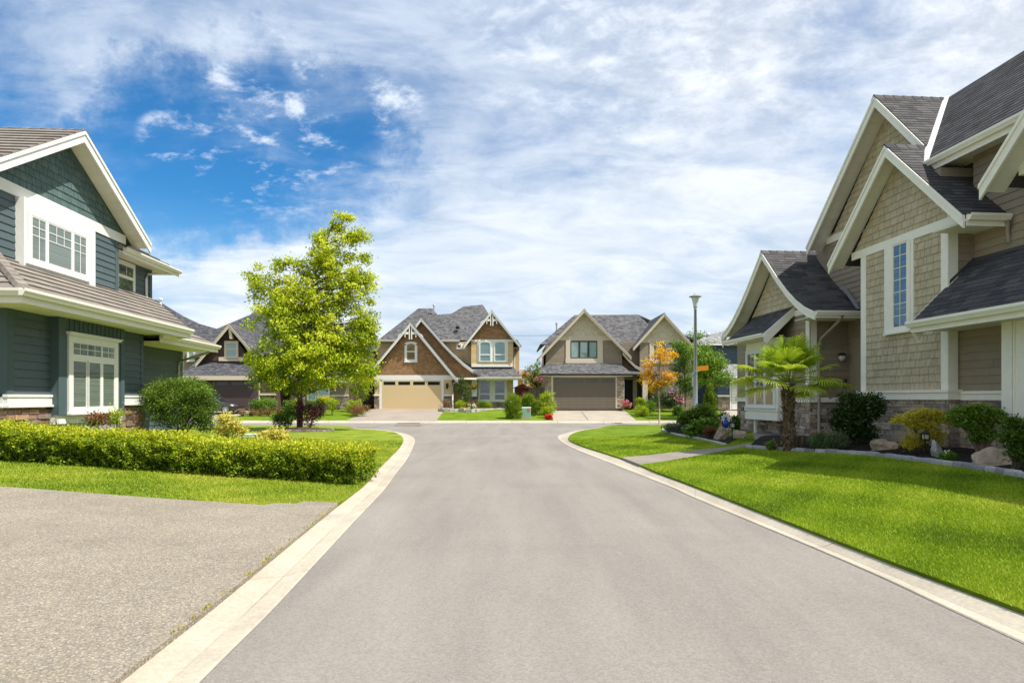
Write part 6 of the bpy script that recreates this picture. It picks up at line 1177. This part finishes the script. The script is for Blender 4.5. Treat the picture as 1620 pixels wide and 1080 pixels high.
m.build('petal', M('ornament_white', (.8, .78, .75), .5), t); MB().lathe(b+Z*.30, [(0, -.02), (.07, .0), (.10, .12), (.06, .26), (0, .3)], 12).build('blue_bowl', M('ornament_blue', (.03, .06, .35), .3), t)
near_shrub('flowering_plant', 'tiny red-flowered plant right of the long rock', 'plant', 1183, 697, [(1183, 691, 4, 3.5)], K_mid, zb2, .4, 12, 22, .04, .05, blossoms=(REDF, 60, .05))
# --- palm
def palm():
    b = bedz(zb1, 1247, 712); y = b.y; T = thing('palm_tree', 'windmill palm with a shaggy trunk in the bed of the right-hand house', 'palm', b); th = F(1247, 604, y).z-b.z
    tr = MB(); n = 30; rr = lambda t: .165+.03*math.sin(t*9)-.02*t
    tr.tube([b+Z*(th*i/12)-Z*.05+X*.02*math.sin(i) for i in range(13)], [rr(i/12)*.85 for i in range(13)], 12, .3)
    for i in range(1500):
        t = rnd.random(); a = rnd.random()*6.283; r = rr(t)*rnd.uniform(.8, 1.0); p = b+V3(r*math.cos(a), r*math.sin(a), t*th); o = V3(math.cos(a), math.sin(a), 0); s_ = V3(-math.sin(a), math.cos(a), 0)*rnd.uniform(.008, .03); q = p+o*rnd.uniform(.0, .05)+Z*rnd.uniform(-.12, .12)
        tr.face([p-s_, p+s_, q+s_*.2, q-s_*.2], rnd.random())
    for i in range(70):
        t = rnd.uniform(.03, 1); a = rnd.random()*6.283; r = rr(t)*.85; p = b+V3(r*math.cos(a), r*math.sin(a), t*th); o = V3(math.cos(a), math.sin(a), 0); s_ = V3(-math.sin(a), math.cos(a), 0)*.03; tr.prism([p-s_, p+s_, p+s_*.6+o*.08+Z*.1, p-s_*.6+o*.08+Z*.1], o*.015, rnd.random())
    tr.build('trunk', M('palm_fibre', [(.06, .04, .025), (.17, .12, .075), (.28, .21, .13)], .95, (60, .8), (20, .3)), T)
    top = b+Z*th; PM = lf('palm_leaves', (.07, .13, .010), (.22, .33, .015), (.44, .52, .03), (.62, .62, .12), tr=.45)
    def frond(az, el, L1, L2, tint):
        d = V3(math.cos(az)*math.cos(el), math.sin(az)*math.cos(el), math.sin(el)); m = MB(); tip = top+d*L1-Z*L1*L1*.10; mid = top+d*L1*.5; m.tube([top+V3(d.x, d.y, 0)*.06, mid, tip], [.014, .011, .008], 5, .5)
        ax = (tip-mid).normalized(); si = ax.cross(Z).normalized(); up = si.cross(ax)
        if rnd.random() < .5: si = (si+up*rnd.uniform(-.35, .35)).normalized(); up = si.cross(ax)
        n = 34
        for i in range(n):
            a = (i/(n-1)-.5)*math.radians(250); dd = ax*math.cos(a)+si*math.sin(a); L = L2*(.72+.28*math.cos(a*.62))*rnd.uniform(.93, 1.05); w = .030; q = dd.cross(up).normalized(); t = min(1, max(0, tint+rnd.uniform(-.16, .2)))
            p0 = tip; p1 = tip+dd*L*.55+up*.05*L-Z*.02; p2 = tip+dd*L*.84-Z*.06*L; p3 = tip+dd*L-Z*rnd.uniform(.12, .3)*L
            m.face([p0-q*.004, p0+q*.004, p1+q*w*.62, p1-q*w*.62], t); m.face([p1-q*w*.62, p1+q*w*.62, p2+q*w*.45, p2-q*w*.45], t); m.face([p2-q*w*.45, p2+q*w*.45, p3, p3], t+.1) if False else m.face([p2-q*w*.45, p2+q*w*.45, p3], min(1, t+.12))
        m.build('frond', PM, T)
    for i in range(25):
        az = i*2.399+rnd.uniform(-.2, .2); u = i/24; el = math.radians(80-88*u+rnd.uniform(-8, 8)); frond(az, el, rnd.uniform(.72, .92), rnd.uniform(.50, .60), .62-.28*(1-u)+rnd.uniform(-.12, .12))
    frond(math.radians(4), math.radians(6), 1.25, .62, .35); frond(math.radians(178), math.radians(8), .95, .62, .72); frond(math.radians(200), math.radians(-8), .8, .6, .8); frond(math.radians(165), math.radians(28), .9, .6, .6)
palm()
# --- front bed plants
near_shrub('camellia', 'dark glossy evergreen shrub against the corner of the taupe bay', 'shrub', 1352, 700, [(1352, 650, 34, 26), (1340, 672, 24, 18), (1375, 642, 24, 18), (1360, 682, 26, 14)], K_dark, zb1, .45, 210, 44, .09, .08, aspect=.5, stems=14, stemr=.02)
near_shrub('lavender', 'feathery grey-green lavender between the palm and the dark shrub', 'lavender', 1310, 711, [(1298, 698, 18, 10), (1322, 697, 18, 11)], K_lav, zb1, .4, 90, 60, .06, .11, aspect=.1, up=0, droop=-1.5, stems=0)
near_shrub('pieris', 'yellow-green pieris shrub in front of the stone base', 'shrub', 1462, 713, [(1432, 662, 22, 8), (1465, 655, 28, 9), (1488, 660, 16, 12), (1455, 674, 28, 9), (1446, 697, 18, 13), (1478, 690, 16, 14)], K_gold, zb1, .78, 190, 30, .06, .062, aspect=.35, stems=20, stemr=.014, flat=.45)
near_shrub('small_tree', 'shrubby green tree with a bare crooked trunk beside the pale pilaster', 'shrub', 1553, 718, [(1520, 655, 18, 10), (1548, 650, 26, 11), (1570, 660, 22, 14), (1540, 670, 28, 10), (1555, 685, 22, 12), (1595, 668, 14, 10)], K_mid, zb1, .5, 170, 34, .06, .07, aspect=.38, stems=26, stemr=.03, flat=.5, stemmat=M('tan_bark', [(.25, .19, .13)], .9, (20, .5)))
near_shrub('shrub', 'leafy green shrub at the right-hand end of the front bed', 'shrub', 1606, 740, [(1600, 690, 16, 12), (1612, 710, 16, 16), (1602, 668, 10, 6), (1622, 690, 14, 24)], K_shrub, zb1, .35, 150, 36, .06, .07, aspect=.4)
near_shrub('flowering_plant', 'low plant with small white flowers in front of the upright grey rock', 'plant', 1497, 727, [(1498, 721, 11, 5)], K_mid, zb1, .6, 22, 24, .04, .055, blossoms=(WHF, 16, .035), stems=0)
near_shrub('flowering_plant', 'small plant with pale pink flowers at the foot of the palm', 'plant', 1222, 711, [(1222, 704, 8, 7)], K_mid, zb1, .5, 22, 26, .05, .055, blossoms=(PINK, 26, .03), stems=3)
rk('flat tan rock under the dark glossy shrub, in the front bed', zb1, 1396, 709, 52, 17, .6, STONER, 12); rk('upright grey rock like a leaning tooth in the front bed', zb1, 1487, 721, 25, 35, .3, STONEG, 14, tilt=-.5); rk('large tan rock at the right end of the front bed', zb1, 1574, 733, 68, 30, .7, STONER, 17)
path_light('black path light beside the yellow-green pieris', bedz(zb1, 1464, 718), .5); path_light('black path light at the right end of the front bed', bedz(zb1, 1601, 733), .55)
b = bedz(zb1, 1256, 709); m = MB()
for i in range(26): a = rnd.random()*6.28; d = V3(math.cos(a), math.sin(a), 0); r = rnd.uniform(.02, .16); p = b+d*r; m.prism([p-X*.02, p+X*.02, p+X*.012+d*.05+Z*rnd.uniform(.12, .3), p-X*.012+d*.05+Z*rnd.uniform(.12, .3)], d*.012, rnd.random())
o = m.build('cut_stalks', MATS['palm_fibre'], None, b); tag(o, 'tuft of cut brown frond stubs round the foot of the palm', 'plant stubs')
# irises and other perennials between the hedge and the teal house
def blades(label, px, y, n, h, mat, spread):
    b = V3((px-810)/1000*y, y, z_left((px-810)/1000*y, y)); m = MB()
    for i in range(n):
        p = b+V3(rnd.gauss(0, spread), rnd.gauss(0, .1), 0); d = V3(rnd.gauss(0, .25), rnd.gauss(0, .2), 0); hh = h*rnd.uniform(.6, 1.1); w = X*.022; m.face([p-w, p+w, p+w*.8+d*hh*.5+Z*hh*.6, p-w*.8+d*hh*.5+Z*hh*.6], rnd.random()); m.face([p-w*.8+d*hh*.5+Z*hh*.6, p+w*.8+d*hh*.5+Z*hh*.6, p+d*hh*1.3+Z*hh], rnd.random())
    o = m.build('iris_clump', mat, None, b); tag(o, label, 'plant', 'iris clumps under the teal bay window')
blades('upright iris leaves behind the hedge below the left end of the teal bay window', 100, 14.6, 34, .72, K_lav, .3); blades('upright iris leaves behind the hedge below the middle of the teal bay window', 132, 14.9, 30, .68, K_mid, .25)
far_shrub('reddish leafy plant under the teal bay window', 158, 0, 15.4, [(156, 662, 14, 10)], K_red, .5, 40, 24, .06, .07, name='plant', cat='plant', zb=.4); far_shrub('pale green seedling plant at the right corner of the teal bay window', 184, 0, 15.6, [(184, 658, 6, 14)], K_lime, .6, 26, 22, .05, .08, name='plant', cat='plant', zb=.4)
# ================================================================== STREET OBJECTS
def lamp():
    y = 30; x = (1100-810)/1000*y; b = V3(x, y, .12); T = thing('street_lamp', 'tall grey street lamp with a cone lantern and orange name blade', 'street lamp', b); g = M('lamp_grey', (.40, .43, .46), .4, None, (3, .08), metal=.4)
    zt = CH+(630-488)/1000*y; MB().tube([b, V3(x, y, 1.6), V3(x, y, zt)], [.115, .105, .06], 16).build('pole', g, T, smooth=True)
    MB().lathe(b, [(.19, 0), (.19, .04), (.12, .07)], 16).build('base_plate', g, T); p = F(1097, 600, y); MB().box((x-.15, y-.06, p.z-.35), (x-.09, y+.06, p.z+.35)).build('service_box', g, T)
    hz = zt; m = MB(); m.lathe((x, y, hz), [(.07, -.05), (.075, .06), (.10, .08), (.10, .12), (.06, .13)], 16); m.build('lantern_collar', g, T)
    MB().lathe((x, y, hz), [(.09, .12), (.16, .45), (.19, .52)], 20).build('lantern_glass', M('lantern_glass', (.62, .66, .64), .25, spec=.5), T, smooth=True)
    MB().lathe((x, y, hz), [(.19, .52), (.29, .55), (.29, .575), (.12, .64), (.06, .70), (0, .71)], 24).build('lantern_cap', M('lamp_cap', (.30, .29, .24), .45), T)
    a = F(1102.5, 587, y); c = F(1119.5, 579, y); s = MB(); s.prism([(x+.10, y-.02, a.z), (c.x, y-.14, a.z+.04), (c.x, y-.14, c.z+.04), (x+.10, y-.02, c.z-.01)], (0, .03, 0)); s.build('name_blade', M('orange_sign', (.80, .33, .01), .5), T)
    MB().box((x-.12, y-.125, a.z-.03), (x+.12, y-.10, a.z+.0)).build('sign_bracket', g, T)
lamp()
def car():
    y = 47.3; g = z_far(0, y)+.02; xf = F(382, 0, y).x; T = thing('parked_car', 'black sedan on the driveway of the dark garage, half hidden by the round shrub', 'car', (xf-2.2, y, g)); PA = M('black_paint', (.035, .028, .027), .16, spec=.9)
    # sections along the length (x from the nose backwards): (dx, low, high, half width)
    secs = [(0, .38, .60, .60), (.12, .26, .70, .78), (.5, .2, .80, .88), (1.0, .19, .86, .91), (1.45, .19, .90, .92), (2.4, .19, .92, .93), (3.3, .19, .93, .92), (3.9, .22, .95, .90), (4.4, .28, .90, .85), (4.55, .4, .8, .7)]
    def ring(dx, lo, hi, hw):
        pts = [(-1, .15), (-1.0, .6), (-.94, .88), (-.75, .99), (0, 1.02), (.75, .99), (.94, .88), (1, .6), (1, .15), (.9, 0), (-.9, 0)]; return [V3(xf-dx, y+a*hw, g+lo+(hi-lo)*b) for a, b in pts]
    m = MB(); R_ = [ring(*s) for s in secs]
    for a, b in zip(R_, R_[1:]):
        for i in range(len(a)): j = (i+1) % len(a); m.face([a[i], a[j], b[j], b[i]])
    m.face(R_[0]); m.face(R_[-1]); m.build('body', PA, T, smooth=True)
    cab = [(1.30, .90, .905, .80), (1.95, .90, 1.34, .70), (2.5, .90, 1.42, .68), (3.1, .90, 1.38, .67), (3.85, .93, .94, .74)]; m = MB(); R2 = [[V3(xf-d, y-w*1.02, g+lo), V3(xf-d, y-w*.86, g+hi), V3(xf-d, y+w*.86, g+hi), V3(xf-d, y+w*1.02, g+lo)] for d, lo, hi, w in cab]
    for a, b in zip(R2, R2[1:]):
        for i in range(3): m.face([a[i], a[i+1], b[i+1], b[i]])
    m.build('cabin_glass', M('car_glass', (.02, .025, .03), .06, spec=.8), T); r = MB()
    for a, b in zip(R2[1:], R2[2:4]): r.prism([a[1]+Z*.0, a[2]+Z*.0, b[2], b[1]], Z*.03)
    for k in range(4):
        a, b = R2[k], R2[k+1]; r.tube([a[1], b[1]], .028, 5); r.tube([a[2], b[2]], .028, 5)
    r.tube([R2[2][0], R2[2][1]], .03, 4); r.build('roof_frame', PA, T)
    for dx in (.78, 3.55):
        for s in (-1, 1):
            c = V3(xf-dx, y+s*.84, g+.32); w = MB(); ax = (X, Z, Y*s); w.lathe(c, [(.2, -.12), (.31, -.11), (.325, -.05), (.325, .06), (.30, .09), (.22, .095)], 24, axis=ax); wh = w.build('wheel', M('tyre_rubber', (.015, .015, .015), .85), T, smooth=True)
            rm = MB(); rm.lathe(c, [(.225, .05), (.225, .093), (.20, .096), (.195, .06)], 24, axis=ax)
            for q in range(10): a = q*math.pi/5; d = X*math.cos(a)+Z*math.sin(a); t_ = -X*math.sin(a)+Z*math.cos(a); rm.prism([c+d*.03-t_*.02+Y*s*.07, c+d*.205-t_*.014+Y*s*.08, c+d*.205+t_*.014+Y*s*.08, c+d*.03+t_*.02+Y*s*.07], Y*s*.02)
            rm.lathe(c, [(.05, .07), (.05, .1), (0, .105)], 12, axis=ax); rm.build('rim', M('alloy', (.62, .62, .64), .3, metal=.7), wh)
    MB().box((xf-1.52, y-1.04, g+.93), (xf-1.36, y-.90, g+1.06)).build('wing_mirror', M('mirror_shell', (.35, .35, .36), .3, metal=.5), T)
    for s in (-1, 1): MB().prism([V3(xf-.10, y+s*.74, g+.52), V3(xf-.42, y+s*.885, g+.60), V3(xf-.42, y+s*.875, g+.70), V3(xf-.12, y+s*.70, g+.66)], V3(0, -s*.03, 0)).build('headlight', M('headlight_glass', (.55, .56, .58), .1, spec=.8), T)
car()
# expansion joints of the pale driveway, and the wire seen between the two gabled houses
m = MB()
for (a, b), (c, d) in (((920, 648), (931, 665)), ((948, 656), (1004, 656.6)), ((879, 656), (948, 656))):
    p, q = G(a, b, z_far), G(c, d, z_far); p.z += .021; q.z += .021; dd = (q-p).normalized(); sd = dd.cross(Z).normalized()*.025; m.face([p+sd, q+sd, q-sd, p-sd])
tag(m.build('driveway_joint', M('joint_dark', (.14, .12, .10), .9)), kind='structure')
p, q = F(700, 523, 68), F(960, 524.5, 72); o = MB().tube([p.lerp(q, i/12)-Z*(.5*math.sin(math.pi*i/12)) for i in range(13)], .018, 5).build('power_line', MATS['black_metal'], None, p); tag(o, 'thin dark overhead wire crossing the gap between the two gabled houses', 'power line')
# drain covers
def cover(label, px, py, y0, y1, w, mat, z=None):
    c = G(px, py, z_far) if z is None else V3((px-810)/1000*(CH-z)*1000/(py-630), (CH-z)*1000/(py-630), z); t = thing('drain_cover', label, 'drain cover', c); m = MB(); zz = c.z+.022
    for i in range(7): m.box((c.x-w/2, c.y-.35+i*.1, zz-.02), (c.x+w/2, c.y-.28+i*.1, zz+.008))
    m.build('grate', mat, t); f = MB(); f.box((c.x-w/2-.07, c.y-.42, zz-.02), (c.x-w/2, c.y+.42, zz+.012)); f.box((c.x+w/2, c.y-.42, zz-.02), (c.x+w/2+.07, c.y+.42, zz+.012)); f.build('frame', CONC, t)
IRON = M('rusty_iron', [(.10, .07, .05)], .8, None, (20, .3))
cover('long iron drain grate across the golden garage driveway', 647, 661.5, 0, 0, 1.35, IRON); cover('small rusty cover in the taupe garage driveway', 977, 653.5, 0, 0, .45, IRON)
for px, py, l in ((574, 676, 'dark round manhole cover in the cross street before the golden garage'), (985, 671.5, 'dark round manhole cover in the cross street before the taupe garage')):
    c = G(px, py); o = MB().lathe(c, [(.36, -.02), (.36, .006), (.32, .010), (0, .010)], 24).build('manhole_cover', M('manhole_iron', (.13, .12, .11), .8, (40, .6)), None, c); tag(o, l, 'manhole cover')
c = G(446, 656, z_far); o = MB().lathe((F(446, 0, 44).x+.4, 44, z_far(0, 44)), [(.28, 0), (.28, .22), (.24, .27), (0, .28)], 16).build('drain_riser', M('grey_green_plastic', (.30, .36, .34), .6), None, (F(446, 0, 44).x+.4, 44, .3)); tag(o, 'short round grey-green riser on the far lawn right of the barberry', 'utility cap')
# ================================================================== GRASS
def grass(name, poly, zf, n, mat, h=.034, w=.0048, tb=.5, ymax=20, avoid=()):
    P2 = np.array([p[:2] for p in poly]); x0, y0 = P2.min(0); x1, y1 = P2.max(0); y1 = min(y1, ymax); xs, ys = [], []; got = 0
    while got < n:
        k = 200000; x = RNG.uniform(x0, x1, k); y = RNG.uniform(max(y0, 1.0), y1, k); ok = inside(poly, x, y) & (np.abs(x/y) < 1.7); d = np.hypot(x, y); ok &= RNG.uniform(0, 1, k) < np.minimum(1, (7.5/d)**1.7)*np.where(np.abs(x/y) < .86, 1, .45)
        for a in avoid: ok &= ~inside(a, x, y)
        xs.append(x[ok]); ys.append(y[ok]); got += ok.sum()
    x = np.concatenate(xs)[:n]; y = np.concatenate(ys)[:n]; z = np.array([zf(a, b) for a, b in zip(x, y)]); d = np.hypot(x, y); s = (d/7.5)**.75; s = np.maximum(s, .8)
    a = RNG.uniform(0, 2*math.pi, n); dx, dy = np.cos(a), np.sin(a); lean = RNG.normal(0, .45, (n, 2)); hh = h*RNG.uniform(.5, 1.15, n)*np.minimum(1.25, s**.3); ww = w*s
    p = np.stack([x, y, z], 1); sd = np.stack([dx*ww, dy*ww, 0*x], 1); tip = p+np.stack([lean[:, 0]*hh, lean[:, 1]*hh, hh], 1)
    patch = .17*np.sin(x*1.3+y*.7)+.14*np.sin(x*.6-y*1.9+1)+.11*np.sin(x*3.1+y*2.3)+.09*np.sin(x*5.3-y*4.1+2); ti = np.clip(tb+patch+RNG.normal(0, .17, n), 0, 1)
    V = np.stack([p-sd, p+sd, tip], 1).reshape(-1, 3); o = mk(name, fast_mesh(name, V, 3, ti), mat); tag(o, kind='stuff'); return o
GRM = lf('grass_blades', (.10, .17, .006), (.22, .34, .008), (.33, .44, .015), (.46, .50, .05), tr=.3, rough=.6); GRL = lf('grass_blades_left', (.10, .17, .008), (.22, .32, .012), (.34, .41, .025), (.48, .45, .07), tr=.3, rough=.6)
hedge_free = []
grass('grass', lawn_r[::-1], z_right, 360000, GRM, ymax=24, avoid=(path, [p for p in bed1_edge]+[Vector(loc2w(11.6, 10)), Vector(loc2w(11.6, 17.8)), Vector(loc2w(10.3, 17.9)), Vector(loc2w(9.0, 18.3))], [p for p in bed2_edge]+[Vector((10.5, 35)), Vector((13, 35)), Vector((12.5, 25.6)), Vector(loc2w(10.3, 22.2))]))
grass('grass', lawn_l, z_left, 150000, GRL, ymax=22, tb=.5)
# little weeds along the joint between driveway and kerb
m = MB()
for i in range(16):
    k = rnd.choice([p for p in near if p.y > 1.5][:]) if near else None; t_ = rnd.randint(0, len(near)-2); q = near[t_].lerp(near[t_+1], rnd.random())
    for j in range(rnd.randint(6, 22)):
        p = V3(q.x-.01+rnd.gauss(0, .012), q.y+rnd.gauss(0, .06), .108); d = V3(rnd.gauss(0, .4), rnd.gauss(0, .4), 1)*rnd.uniform(.012, .03); m.face([p-X*.004, p+X*.004, p+d], rnd.random())
o = m.build('kerb_weeds', K_gold); tag(o, kind='stuff')
